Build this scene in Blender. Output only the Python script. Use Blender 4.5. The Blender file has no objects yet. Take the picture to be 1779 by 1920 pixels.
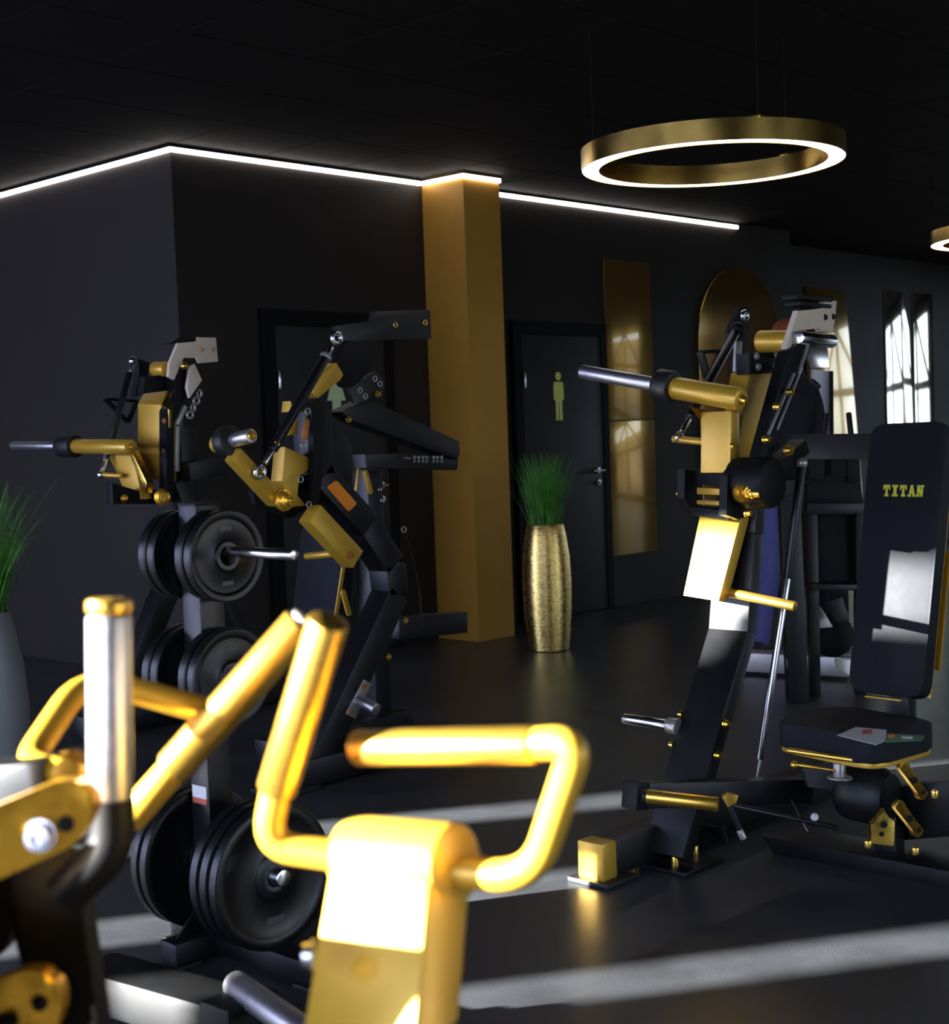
import bpy, bmesh, math, random
from mathutils import Vector, Matrix
random.seed(7)
S = bpy.context.scene
COL = S.collection
# ------------------------------------------------------------------ camera
FPX, CX, CY = 2750.0, 889.5, 960.0
PITCH, ROLL = math.radians(3.1), math.radians(2.06)
FH = Vector((.725, .688, 0)).normalized()
RH = Vector((FH.y, -FH.x, 0))
ZUP = Vector((0, 0, 1))
FW = FH*math.cos(PITCH) - ZUP*math.sin(PITCH)
U0 = FH*math.sin(PITCH) + ZUP*math.cos(PITCH)
CR = RH*math.cos(ROLL) - U0*math.sin(ROLL)
CU = RH*math.sin(ROLL) + U0*math.cos(ROLL)
EYE = Vector((0, 0, 1.345))
cam_d = bpy.data.cameras.new('camera')
cam = bpy.data.objects.new('camera', cam_d); COL.objects.link(cam)
cam.matrix_world = Matrix(((CR.x, CU.x, -FW.x, EYE.x), (CR.y, CU.y, -FW.y, EYE.y), (CR.z, CU.z, -FW.z, EYE.z), (0, 0, 0, 1)))
cam_d.sensor_fit = 'HORIZONTAL'; cam_d.sensor_width = 36.0
cam_d.lens = 36.0*FPX/1779.0
cam_d.clip_start = .05; cam_d.clip_end = 200
cam_d.dof.use_dof = True; cam_d.dof.focus_distance = 5.2; cam_d.dof.aperture_fstop = 5.0
S.camera = cam
# ------------------------------------------------------------------ world, sun, daylight, exposure
SUN_EL = math.radians(12.6)
SUN_H = Vector((.838, -.546, 0)).normalized()
SKY = (.62, .78, 1.0)
w = bpy.data.worlds.new('sky'); S.world = w; w.use_nodes = True
bg = w.node_tree.nodes['Background']; bg.inputs[0].default_value = (*SKY, 1); bg.inputs[1].default_value = 4.5
sl = bpy.data.lights.new('sun', 'SUN'); sl.energy = 90; sl.angle = math.radians(.8); sl.color = (1, .985, .97)
sun = bpy.data.objects.new('sun', sl); COL.objects.link(sun)
sun.rotation_euler = (-(SUN_H*math.cos(SUN_EL) - ZUP*math.sin(SUN_EL))).to_track_quat('Z', 'Y').to_euler()
sun.location = (-6, 6, 5)
WIN_U = -2.5                      # the glazed wall behind and left of the camera
WIN_Z = (.12, 2.77)
def daylight(name, v0, v1, power, col=(.52, .58, 1.0)):
    l = bpy.data.lights.new(name, 'AREA'); l.shape = 'RECTANGLE'; l.size = WIN_Z[1]-WIN_Z[0]; l.size_y = v1-v0
    l.energy = power; l.color = col
    o = bpy.data.objects.new(name, l); COL.objects.link(o)
    o.location = (WIN_U-.1, (v0+v1)/2, sum(WIN_Z)/2); o.rotation_euler = (0, -math.pi/2, 0)
daylight('daylight_a', -1.0, 2.3, 110)
daylight('daylight_b', 2.9, 4.2, 75)
daylight('daylight_c', 5.5, 7.8, 140)
daylight('daylight_d', 8.0, 11.5, 320)
for u_ in (2.75, 7.75):             # fill lamps added in invented windows of the unseen long side
    daylight('added_fill', 0, 3.5, 13, (1.0, .95, .92)); o = bpy.data.objects['added_fill'] if u_ < 3 else bpy.data.objects['added_fill.001']
    o.location = (u_, -6.1, 1.4); o.rotation_euler = (0, -math.pi/2, math.pi/2)
vs = S.view_settings
vs.view_transform = 'Standard'; vs.look = 'None'; vs.exposure = 0.0; vs.gamma = 1.0; vs.use_curve_mapping = False
S.cycles.use_denoising = True
S.cycles.max_bounces = 8; S.cycles.sample_clamp_indirect = 6.0
S.cycles.caustics_reflective = False; S.cycles.caustics_refractive = False
# ------------------------------------------------------------------ pixel helpers: where a sight line meets a real plane
def ray(x, y): return FW + CR*((x-CX)/FPX) - CU*((y-CY)/FPX)
def at(x, y, d): return EYE + ray(x, y)*d
def _on(x, y, ax, v):
    r = ray(x, y); return EYE + r*((v-EYE[ax])/r[ax])
def pu(x, y, u): return _on(x, y, 0, u)
def pv(x, y, v): return _on(x, y, 1, v)
def pz(x, y, z): return _on(x, y, 2, z)
# ------------------------------------------------------------------ materials
MATS = {}
def mat(name, col, metal=0.0, rough=.5, spec=.5, noise=0.0, nscale=20.0, bump=0.0, bscale=120.0, aniso=None, emit=None, coat=0.0, crough=.03):
    m = bpy.data.materials.new(name); m.use_nodes = True; nt = m.node_tree; b = nt.nodes['Principled BSDF']
    b.inputs['Base Color'].default_value = (*col, 1); b.inputs['Metallic'].default_value = metal
    b.inputs['Roughness'].default_value = rough; b.inputs['Specular IOR Level'].default_value = spec
    b.inputs['Coat Weight'].default_value = coat; b.inputs['Coat Roughness'].default_value = crough
    tc = nt.nodes.new('ShaderNodeTexCoord')
    if noise:
        n = nt.nodes.new('ShaderNodeTexNoise'); n.inputs['Scale'].default_value = nscale; n.inputs['Detail'].default_value = 5
        mp = nt.nodes.new('ShaderNodeMapping')
        if aniso: mp.inputs['Scale'].default_value = aniso
        nt.links.new(tc.outputs['Object'], mp.inputs[0]); nt.links.new(mp.outputs[0], n.inputs['Vector'])
        cr = nt.nodes.new('ShaderNodeValToRGB')
        cr.color_ramp.elements[0].position = .3; cr.color_ramp.elements[1].position = .7
        cr.color_ramp.elements[0].color = (*[c*(1-noise) for c in col], 1)
        cr.color_ramp.elements[1].color = (*[min(1, c*(1+noise)) for c in col], 1)
        nt.links.new(n.outputs['Fac'], cr.inputs[0]); nt.links.new(cr.outputs[0], b.inputs['Base Color'])
        mr = nt.nodes.new('ShaderNodeMapRange'); mr.inputs['To Min'].default_value = max(.02, rough-.08); mr.inputs['To Max'].default_value = rough+.08
        nt.links.new(n.outputs['Fac'], mr.inputs['Value']); nt.links.new(mr.outputs[0], b.inputs['Roughness'])
    if bump:
        n2 = nt.nodes.new('ShaderNodeTexNoise'); n2.inputs['Scale'].default_value = bscale; n2.inputs['Detail'].default_value = 4
        mp2 = nt.nodes.new('ShaderNodeMapping')
        if aniso: mp2.inputs['Scale'].default_value = aniso
        nt.links.new(tc.outputs['Object'], mp2.inputs[0]); nt.links.new(mp2.outputs[0], n2.inputs['Vector'])
        bp = nt.nodes.new('ShaderNodeBump'); bp.inputs['Strength'].default_value = bump; bp.inputs['Distance'].default_value = .002
        nt.links.new(n2.outputs['Fac'], bp.inputs['Height']); nt.links.new(bp.outputs[0], b.inputs['Normal'])
    if emit:
        b.inputs['Emission Color'].default_value = (*emit[0], 1); b.inputs['Emission Strength'].default_value = emit[1]
    MATS[name] = m
    return m
M_GOLD = mat('satin_gold_paint', (.70, .405, .036), .35, .38, .5, .06, 9, .08, 400, coat=.3, crough=.32)
M_GOLDA = mat('anodised_gold', (.98, .56, .07), .9, .30, .5, .05, 30, .05, 500, aniso=(1, 1, 8), coat=.8, crough=.3)
M_GOLDL = mat('gold_lamp_metal', (.75, .50, .13), 1.0, .24, .5, .10, 8)
M_GOLDT = mat('yellow_gold_bolt', (.95, .62, .12), 1.0, .28, .5, .08, 60)
M_ORNG = mat('orange_gold_knob', (1.0, .52, .05), .85, .3, .5, .08, 60)
M_BLK = mat('black_powder_coat', (.006, .006, .0072), .0, .38, .45, .15, 14, .10, 600)
M_BLKM = mat('black_matt_steel', (.005, .005, .0055), .0, .55, .2, .15, 14, .10, 500)
M_GREY = mat('grey_steel_bracket', (.42, .39, .36), .6, .35, .5, .06, 30)
M_CREAM = mat('cream_steel', (.80, .66, .48), .0, .4, .5, .05, 30)
M_MID = mat('mid_grey_plastic', (.06, .06, .063), .0, .45, .5, .05, 30)
M_CHR = mat('brushed_chrome', (.78, .77, .78), 1.0, .2, .5, .06, 60, .04, 300, aniso=(1, 1, 10))
M_STEEL = mat('steel_sleeve', (.62, .60, .62), 1.0, .4, .5, .06, 60, .04, 300)
M_RUB = mat('black_rubber', (.010, .010, .011), .0, .5, .45, .2, 30, .15, 300)
M_PLATE = mat('plate_rubber', (.005, .005, .0055), .0, .34, .38, .2, 30, .12, 300)
M_VINYL = mat('black_vinyl', (.011, .012, .016), .0, .6, .18, .15, 40, .25, 900)
M_COLUMN = mat('gold_wall_paint', (.56, .275, .038), .25, .46, .4, .05, 6, .12, 160)
M_WALL = mat('charcoal_wall_paint', (.0165, .0118, .0088), .0, .62, .35, .10, 3, .15, 140)
M_CEIL = mat('black_ceiling_tile', (.011, .0082, .0062), .0, .8, .15, .15, 12, .3, 90)
M_DOOR = mat('anthracite_door', (.014, .0135, .0145), .0, .48, .4, .06, 5, .05, 200)
M_DFRM = mat('black_door_frame', (.004, .004, .004), .0, .6, .15, .06, 5)
M_FLOOR = mat('black_rubber_floor', (.046, .049, .055), .0, .36, .42, .25, 5, .25, 160)
M_PANEL = mat('polished_gold_panel', (.42, .24, .05), .75, .16, .5, .06, 2.2, .05, 9, coat=1.0)
M_ARCH = mat('bronze_mirror_glass', (.36, .20, .055), .8, .12, .5, .04, 3, coat=1.0)
M_MIRR = mat('champagne_mirror_glass', (.86, .76, .58), 1.0, .05, .5, .03, 3, .15, 7)
M_LED = mat('white_led', (1, .96, .93), 0, .4, .5, emit=((1, .93, .88), 9.0))
M_RLED = mat('white_ring_diffuser', (1, .96, .95), 0, .4, .5, emit=((1, .92, .90), 7.0))
M_VASE = mat('hammered_gold_leaf', (.80, .56, .18), 1.0, .27, .5, .16, 22, .9, 60, aniso=(1, 1, 3.5))
M_VASEG = mat('grey_ceramic', (.17, .17, .18), .0, .45, .5, .08, 8)
M_GRASS = mat('green_blade', (.075, .27, .025), .0, .5, .4, .5, 14)
M_SIGN = mat('yellow_sign', (.95, .90, .22), .0, .5, .4, .04, 30)
M_SIGNG = mat('pale_green_sign', (.65, .80, .40), .0, .5, .4, .04, 30)
M_TEXT = mat('yellow_embroidery', (.92, .80, .07), .0, .7, .3, .2, 200, .4, 700)
M_OSTK = mat('orange_sticker', (1.0, .29, .02), .0, .45, .4, .05, 30)
M_COPP = mat('copper_slot', (.55, .20, .05), .5, .4, .5, .06, 30)
M_WHITE = mat('white_print', (.75, .74, .72), .0, .5, .4, .05, 40)
M_RED = mat('red_print', (.55, .12, .07), .0, .5, .4, .05, 40)
M_GRNP = mat('green_print', (.10, .25, .10), .0, .5, .4, .05, 40)
M_JEAN = mat('blue_denim', (.10, .10, .26), .0, .85, .2, .25, 160, .4, 500)
M_COAT = mat('black_jacket_cloth', (.012, .012, .014), .0, .8, .25, .2, 60, .3, 300)
M_SKIN = mat('skin', (.55, .30, .20), .0, .55, .4, .05, 40)
M_HAIR = mat('auburn_hair', (.28, .07, .02), .0, .6, .4, .3, 120)
M_SHOE = mat('dark_shoe', (.02, .02, .022), .0, .5, .4, .1, 60)
M_OUT = mat('beige_render', (.50, .40, .26), .0, .85, .2, .06, 2)
M_GRND = mat('asphalt', (.16, .15, .14), .0, .9, .2, .2, 4)
M_FRAME = mat('dark_window_frame', (.035, .03, .028), .0, .5, .4, .05, 10)
M_CORD = mat('black_cord', (.012, .012, .012), .0, .6, .3, .1, 60)
def glass_mat():
    m = bpy.data.materials.new('window_glass'); m.use_nodes = True; nt = m.node_tree; nt.nodes.clear()
    o = nt.nodes.new('ShaderNodeOutputMaterial'); t = nt.nodes.new('ShaderNodeBsdfTransparent'); g = nt.nodes.new('ShaderNodeBsdfGlossy')
    g.inputs['Roughness'].default_value = .03; t.inputs[0].default_value = (.97, .98, .97, 1)
    mx = nt.nodes.new('ShaderNodeMixShader'); mx.inputs[0].default_value = .06
    nt.links.new(t.outputs[0], mx.inputs[1]); nt.links.new(g.outputs[0], mx.inputs[2]); nt.links.new(mx.outputs[0], o.inputs[0])
    return m
M_GLASS = glass_mat()
# ------------------------------------------------------------------ object helpers
def thing(name, label, cat, loc, group=None):
    o = bpy.data.objects.new(name, None); COL.objects.link(o); o.location = loc; o.empty_display_size = .1
    o['label'] = label; o['category'] = cat
    if group: o['group'] = group
    return o
def tag(o, label, cat, group=None):
    o['label'] = label; o['category'] = cat
    if group: o['group'] = group
    return o
def adopt(o, parent):
    if parent is not None:
        o.parent = parent
        off = Vector((0, 0, 0)); p = parent
        while p is not None:
            off += Vector(p.location); p = p.parent
        o.location = Vector(o.location) - off
def mk(name, bm, m, parent=None, smooth=True, origin=None):
    bmesh.ops.recalc_face_normals(bm, faces=bm.faces)
    if origin is None:
        if bm.verts:
            xs = [v.co for v in bm.verts]
            mn = Vector((min(v.x for v in xs), min(v.y for v in xs), min(v.z for v in xs)))
            mx = Vector((max(v.x for v in xs), max(v.y for v in xs), max(v.z for v in xs)))
            origin = (mn+mx)/2
        else: origin = Vector((0, 0, 0))
    origin = Vector(origin)
    bmesh.ops.translate(bm, verts=bm.verts, vec=-origin)
    me = bpy.data.meshes.new(name); bm.to_mesh(me); bm.free()
    me.materials.append(m)
    if smooth:
        me.polygons.foreach_set('use_smooth', [True]*len(me.polygons)); me.set_sharp_from_angle(angle=math.radians(35))
    o = bpy.data.objects.new(name, me); COL.objects.link(o); o.location = origin
    adopt(o, parent)
    return o
def struct(name, bm, m, parent=None, smooth=False):
    o = mk(name, bm, m, parent, smooth); o['kind'] = 'structure'; return o
def a_box(bm, mn, mx, bev=0.0):
    mn, mx = Vector(mn), Vector(mx)
    g = bmesh.ops.create_cube(bm, size=1.0)
    vs_ = g['verts']
    for v in vs_:
        v.co = Vector(((mn[i]+mx[i])/2 + v.co[i]*(mx[i]-mn[i])) for i in range(3))
    if bev:
        es = {e for v in vs_ for e in v.link_edges}
        bmesh.ops.bevel(bm, geom=list(es), offset=bev, segments=2, profile=.6, affect='EDGES')
def box(name, mn, mx, m, parent=None, bev=.003):
    bm = bmesh.new(); a_box(bm, mn, mx, bev); return mk(name, bm, m, parent)
def frame3(P, Q, side):
    d = (Q-P); L = d.length; d.normalize(); s = Vector(side); s = s - d*s.dot(d)
    if s.length < 1e-5: s = d.orthogonal()
    s.normalize(); return d, s, d.cross(s), L
def a_beam(bm, P, Q, wid, hei, side=(0, 0, 1), bev=.004, taper=1.0):
    P, Q = Vector(P), Vector(Q); d, s, t, L = frame3(P, Q, side)
    vv = []
    for k, (c, f) in enumerate(((P, 1.0), (Q, taper))):
        for a, b in ((-1, -1), (1, -1), (1, 1), (-1, 1)):
            vv.append(bm.verts.new(c + s*(a*wid/2*f) + t*(b*hei/2*f)))
    fs = [bm.faces.new(vv[0:4]), bm.faces.new(vv[4:8])]
    for i in range(4): fs.append(bm.faces.new((vv[i], vv[(i+1) % 4], vv[4+(i+1) % 4], vv[4+i])))
    if bev: bmesh.ops.bevel(bm, geom=list({e for f in fs for e in f.edges}), offset=bev, segments=2, profile=.6, affect='EDGES')
def beam(name, P, Q, wid, hei, m, parent=None, side=(0, 0, 1), bev=.004, taper=1.0):
    bm = bmesh.new(); a_beam(bm, P, Q, wid, hei, side, bev, taper); return mk(name, bm, m, parent)
def a_rev(bm, P, axis, prof, seg=28):
    """profile of (distance along axis, radius) turned about the axis through P"""
    axis = Vector(axis).normalized(); s = axis.orthogonal().normalized(); t = axis.cross(s); P = Vector(P)
    rings = []
    for h, r in prof:
        if r < 1e-6: rings.append([bm.verts.new(P+axis*h)])
        else: rings.append([bm.verts.new(P+axis*h+(s*math.cos(2*math.pi*i/seg)+t*math.sin(2*math.pi*i/seg))*r) for i in range(seg)])
    for A, B in zip(rings, rings[1:]):
        for i in range(seg):
            j = (i+1) % seg
            if len(A) == 1 and len(B) == 1: continue
            if len(A) == 1: bm.faces.new((A[0], B[j], B[i]))
            elif len(B) == 1: bm.faces.new((A[i], A[j], B[0]))
            else: bm.faces.new((A[i], A[j], B[j], B[i]))
def rev(name, P, axis, prof, m, parent=None, seg=28):
    bm = bmesh.new(); a_rev(bm, P, axis, prof, seg); return mk(name, bm, m, parent)
def cprof(L, r, r2=None, b=None):
    r2 = r if r2 is None else r2; b = min(r, r2)*.18 if b is None else b
    return [(0, 0), (0, r-b), (b*.3, r-b*.3), (b, r), (L-b, r2), (L-b*.3, r2-b*.3), (L, r2-b), (L, 0)]
def cyl(name, P, Q, r, m, parent=None, r2=None, seg=24, b=None):
    P, Q = Vector(P), Vector(Q); return rev(name, P, Q-P, cprof((Q-P).length, r, r2, b), m, parent, seg)
def ball(name, P, r, m, parent=None, seg=16, axis=(0, 0, 1)):
    n = 9; return rev(name, Vector(P), axis, [(-r*math.cos(math.pi*i/n), r*math.sin(math.pi*i/n) if 0 < i < n else 0) for i in range(n+1)], m, parent, seg)
def a_torus(bm, P, axis, R, r, seg=28, sg=12):
    axis = Vector(axis).normalized(); s = axis.orthogonal().normalized(); t = axis.cross(s); P = Vector(P)
    rg = []
    for i in range(seg):
        a = 2*math.pi*i/seg; e = s*math.cos(a)+t*math.sin(a)
        rg.append([bm.verts.new(P+e*(R+r*math.cos(2*math.pi*j/sg))+axis*(r*math.sin(2*math.pi*j/sg))) for j in range(sg)])
    for i in range(seg):
        for j in range(sg):
            bm.faces.new((rg[i][j], rg[(i+1) % seg][j], rg[(i+1) % seg][(j+1) % sg], rg[i][(j+1) % sg]))
def torus(name, P, axis, R, r, m, parent=None):
    bm = bmesh.new(); a_torus(bm, P, axis, R, r); return mk(name, bm, m, parent)
def fillet(pts, rad, n=7):
    pts = [Vector(p) for p in pts]; out = [pts[0]]
    for a, b, c in zip(pts, pts[1:], pts[2:]):
        u, v = (a-b), (c-b); k = min(rad, u.length*.48, v.length*.48); u.normalize(); v.normalize()
        p, q = b+u*k, b+v*k
        for i in range(n+1):
            s = i/n; out.append(p*(1-s)**2 + b*2*s*(1-s) + q*s*s)
    out.append(pts[-1]); return out
def a_pipe(bm, pts, r, seg=18, radii=None):
    pts = [Vector(p) for p in pts]; n = len(pts)
    prev = None; rings = []
    for i, p in enumerate(pts):
        d = (pts[min(i+1, n-1)]-pts[max(i-1, 0)]).normalized()
        s = (prev - d*prev.dot(d)) if prev is not None else d.orthogonal()
        s.normalize(); prev = s; t = d.cross(s); rr = radii[i] if radii else r
        rings.append([bm.verts.new(p+(s*math.cos(2*math.pi*k/seg)+t*math.sin(2*math.pi*k/seg))*rr) for k in range(seg)])
    for A, B in zip(rings, rings[1:]):
        for k in range(seg): bm.faces.new((A[k], A[(k+1) % seg], B[(k+1) % seg], B[k]))
    bm.faces.new(rings[0][::-1]); bm.faces.new(rings[-1])
def pipe(name, pts, r, m, parent=None, bend=.04, seg=18):
    bm = bmesh.new(); a_pipe(bm, fillet(pts, bend), r, seg); return mk(name, bm, m, parent)
def a_plate(bm, pts, thick, bev=.002):
    thick = Vector(thick); pts = [Vector(p) for p in pts]
    A = [bm.verts.new(p) for p in pts]; B = [bm.verts.new(p+thick) for p in pts]; n = len(pts)
    fs = [bm.faces.new(A), bm.faces.new(B[::-1])]
    for i in range(n): fs.append(bm.faces.new((A[i], A[(i+1) % n], B[(i+1) % n], B[i])))
    if bev:
        bmesh.ops.bevel(bm, geom=list(set(fs[0].edges) | set(fs[1].edges)), offset=bev, segments=2, profile=.6, affect='EDGES')
def plate(name, pts, thick, m, parent=None, bev=.002):
    bm = bmesh.new(); a_plate(bm, pts, thick, bev); return mk(name, bm, m, parent)
def rplate(name, P, Q, wid, thick, normal, m, parent=None, bev=.002, seg=10):
    """stadium shaped bar between P and Q"""
    P, Q = Vector(P), Vector(Q); n = Vector(normal).normalized(); d = (Q-P); d = (d-n*d.dot(n)).normalized(); s = n.cross(d)
    pts = []
    for c, a0 in ((Q, -math.pi/2), (P, math.pi/2)):
        for i in range(seg+1):
            a = a0+math.pi*i/seg; pts.append(c + d*(math.cos(a)*wid/2) + s*(math.sin(a)*wid/2))
    return plate(name, pts, n*thick, m, parent, bev)
def bolt(P, axis, r, m, parent, h=None):
    h = h or r*.9; axis = Vector(axis).normalized()
    return rev('bolt', Vector(P), axis, [(0, 0), (0, r*1.25), (h*.25, r*1.25), (h*.25, r), (h, r*.92), (h, r*.5), (h*.55, r*.45), (h*.55, 0)], m, parent, 12)
def pad(name, pts, thick, m, parent, bev=.02):
    """upholstered slab: outline pts, thickness vector, generously rounded"""
    bm = bmesh.new(); a_plate(bm, pts, thick, 0)
    bmesh.ops.bevel(bm, geom=bm.edges[:], offset=bev, segments=4, profile=.5, affect='EDGES', clamp_overlap=True)
    return mk(name, bm, m, parent)
def rounded(pts, rad, n=5):
    pts = [Vector(p) for p in pts]; out = []; N = len(pts)
    for i in range(N):
        a, b, c = pts[i-1], pts[i], pts[(i+1) % N]; u, v = a-b, c-b; k = min(rad, u.length*.45, v.length*.45); u.normalize(); v.normalize()
        p, q = b+u*k, b+v*k
        for j in range(n+1):
            s = j/n; out.append(p*(1-s)**2+b*2*s*(1-s)+q*s*s)
    return out
EU, EV = Vector((1, 0, 0)), Vector((0, 1, 0))
# ================================================================== the setting
H = 3.0
WV, WV2, WA = 6.82, 7.36, 4.85      # long wall, its recess, end of the toilet block
CU0, CU1, CV0 = 6.80, 7.14, 6.45    # gold column
USTEP, UEND, VEND, VBACK = 11.3, 17.0, 13.0, -6.0
bm = bmesh.new(); a_box(bm, (WIN_U-.2, VBACK-.2, -.12), (UEND+.2, VEND+.2, 0)); struct('floor', bm, M_FLOOR)
bm = bmesh.new(); a_box(bm, (WIN_U-.2, VBACK-.2, H+.02), (UEND+.2, VEND+.2, H+.16)); ceil_ = struct('ceiling', bm, M_DFRM)
TS, GAP = .625, .006
def tile_mesh():
    b = bmesh.new(); a_box(b, (GAP/2, GAP/2, 0), (TS-GAP/2, TS-GAP/2, .018), .003)
    me = bpy.data.meshes.new('ceiling_tile'); b.to_mesh(me); b.free(); me.materials.append(M_CEIL); return me
tm = tile_mesh(); rest = bmesh.new(); near = []
nu0, nv0 = -12, -21
for i in range(nu0, 21):
    for j in range(nv0, 12):
        u, v = WA + i*TS, WV + j*TS
        if u > UEND or v > VEND or u+TS < WIN_U or v+TS < VBACK: continue
        if u >= WA-.01 and v >= WV-.01 and not (u > USTEP-TS and v < WV2): continue
        c = Vector((u+TS/2, v+TS/2, H)); q = c-EYE; d = q.dot(FW)
        x, y = CX+FPX*q.dot(CR)/max(d, .1), CY-FPX*q.dot(CU)/max(d, .1)
        if d > 2 and -150 < x < 1900 and -60 < y < 520 and d < 13.5: near.append((d, u, v))
        else: near.append((99+d*0, u, v))
near.sort(); cnt = 0
for d, u, v in near:
    if d < 90 and cnt < 290:
        o = bpy.data.objects.new('ceiling_tile', tm); COL.objects.link(o); o.location = (u, v, H); adopt(o, ceil_); cnt += 1
    else:
        a_box(rest, (u+GAP/2, v+GAP/2, H), (min(UEND+.1, u+TS-GAP/2), v+TS-GAP/2, H+.018))
o = mk('ceiling_tile_field', rest, M_CEIL, ceil_, False); o['kind'] = 'stuff'
def wall_box(name, mn, mx, m=M_WALL):
    b = bmesh.new(); a_box(b, mn, mx); return struct(name, b, m)
wall_box('wall_block_end', (WA, WV+.2, 0), (WA+.2, VEND, H))
wall_box('wall_long', (WA, WV, 0), (USTEP, WV+.2, H))
wall_box('wall_recess_return', (USTEP-.2, WV+.2, 0), (USTEP, WV2, H))
wall_box('wall_recess', (USTEP-.2, WV2, 0), (UEND+.2, WV2+.2, H))
wall_box('wall_far_left', (WIN_U-.2, VEND, 0), (WA+.2, VEND+.2, H))
bm = bmesh.new(); prev = WIN_U-.2
for a, b_ in ((1.0, 4.5), (6.0, 9.5)):  # openings invented to let the added fill lamps in
    a_box(bm, (prev, VBACK-.2, 0), (a, VBACK, H)); prev = b_
    a_box(bm, (a, VBACK-.2, 0), (b_, VBACK, .12)); a_box(bm, (a, VBACK-.2, 2.62), (b_, VBACK, H))
a_box(bm, (prev, VBACK-.2, 0), (UEND+.2, VBACK, H)); struct('wall_back', bm, M_WALL)
wall_box('wall_pillar', (CU0, CV0, 0), (CU1, WV, H), M_COLUMN)
# glazed wall: openings shaped to cast the sun bands, solid panels between
WZ = WIN_Z
OPEN = [(-1.0, 2.3, [WZ]), (2.95, 4.15, [WZ]), (5.50, 5.84, [WZ]), (6.02, 6.14, [WZ]), (6.42, 6.82, [(.12, 1.66), (2.48, WZ[1])]),
        (6.82, 7.05, [(2.30, WZ[1])]), (7.27, 7.39, [WZ]), (7.47, 7.82, [WZ]), (8.0, 11.5, [WZ])]
bm = bmesh.new(); prev = VBACK
for a, b_, zs in OPEN:
    if a > prev: a_box(bm, (WIN_U-.2, prev, 0), (WIN_U, a, H))
    prev = b_; zp = 0
    for z0, z1 in zs:
        a_box(bm, (WIN_U-.2, a, zp), (WIN_U, b_, z0)); zp = z1
    a_box(bm, (WIN_U-.2, a, zp), (WIN_U, b_, H))
a_box(bm, (WIN_U-.2, prev, 0), (WIN_U, VEND, H)); struct('wall_window_side', bm, M_WALL)
n = 1
for a, b_, zs in OPEN:
    f = .03
    for z0, z1 in zs:
        bm = bmesh.new()
        a_box(bm, (WIN_U-.12, a, z0), (WIN_U-.06, b_, z0+f)); a_box(bm, (WIN_U-.12, a, z1-f), (WIN_U-.06, b_, z1))
        o = struct('window_%d' % n, bm, M_FRAME); n += 1
        bm = bmesh.new(); a_box(bm, (WIN_U-.094, a, z0+f), (WIN_U-.086, b_, z1-f)); mk('pane', bm, M_GLASS, o, False)
# far end wall with the windows that the mirrors show
EO = [(4.6, 6.6), (-2.2, 1.9)]
EZ = (.15, 2.85)
bm = bmesh.new(); prev = VBACK
for a, b_ in sorted(EO):
    a_box(bm, (UEND, prev, 0), (UEND+.2, a, H)); prev = b_
    a_box(bm, (UEND, a, 0), (UEND+.2, b_, EZ[0])); a_box(bm, (UEND, a, EZ[1]), (UEND+.2, b_, H))
a_box(bm, (UEND, prev, 0), (UEND+.2, WV2, H)); struct('wall_far_end', bm, M_WALL)
for a, b_ in EO:
    bm = bmesh.new(); f = .06; x0, x1 = UEND+.06, UEND+.13
    a_box(bm, (x0, a, EZ[0]), (x1, a+f, EZ[1])); a_box(bm, (x0, b_-f, EZ[0]), (x1, b_, EZ[1]))
    a_box(bm, (x0, a, EZ[0]), (x1, b_, EZ[0]+f)); a_box(bm, (x0, a, EZ[1]-f), (x1, b_, EZ[1]))
    mid = (a+b_)/2; a_box(bm, (x0, mid-.07, EZ[0]), (x1, mid+.07, EZ[1])); a_box(bm, (x0, a, 1.72), (x1, b_, 1.84))
    for k in (0, 1):
        P, Q = ((x0+.03, mid, EZ[1]), (x0+.03, a, 1.8)) if k == 0 else ((x0+.03, mid, EZ[1]), (x0+.03, b_, 1.8))
        a_beam(bm, P, Q, .05, .1, (1, 0, 0), 0)
    o = struct('window_%d' % n, bm, M_FRAME); n += 1
    bm = bmesh.new(); a_box(bm, (UEND+.092, a+f, EZ[0]+f), (UEND+.098, b_-f, EZ[1]-f)); mk('pane', bm, M_GLASS, o, False)
# outside
bm = bmesh.new(); a_box(bm, (-40, -40, -.4), (60, 50, -.14)); struct('ground_outside', bm, M_GRND)
bm = bmesh.new(); a_box(bm, (-8.2, 11.54, -.14), (-8, 22, 7)); a_box(bm, (-8.25, 11.54, 7), (-7.95, 22, 7.1)); struct('wall_sun_block', bm, M_OUT)  # unseen wall added to keep the sun out of the last window
bm = bmesh.new(); a_box(bm, (WIN_U-.2, VBACK-.2, H+.17), (UEND+.2, VEND+.2, 7.5)); struct('wall_shade_block', bm, M_OUT)  # unseen mass added so its shadow covers the garden wall
bm = bmesh.new(); a_box(bm, (24, -30, -.14), (24.3, -1.5, 3.0)); a_box(bm, (23.9, -30, 3.0), (24.4, -1.5, 3.1)); struct('wall_garden', bm, M_OUT)
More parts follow.
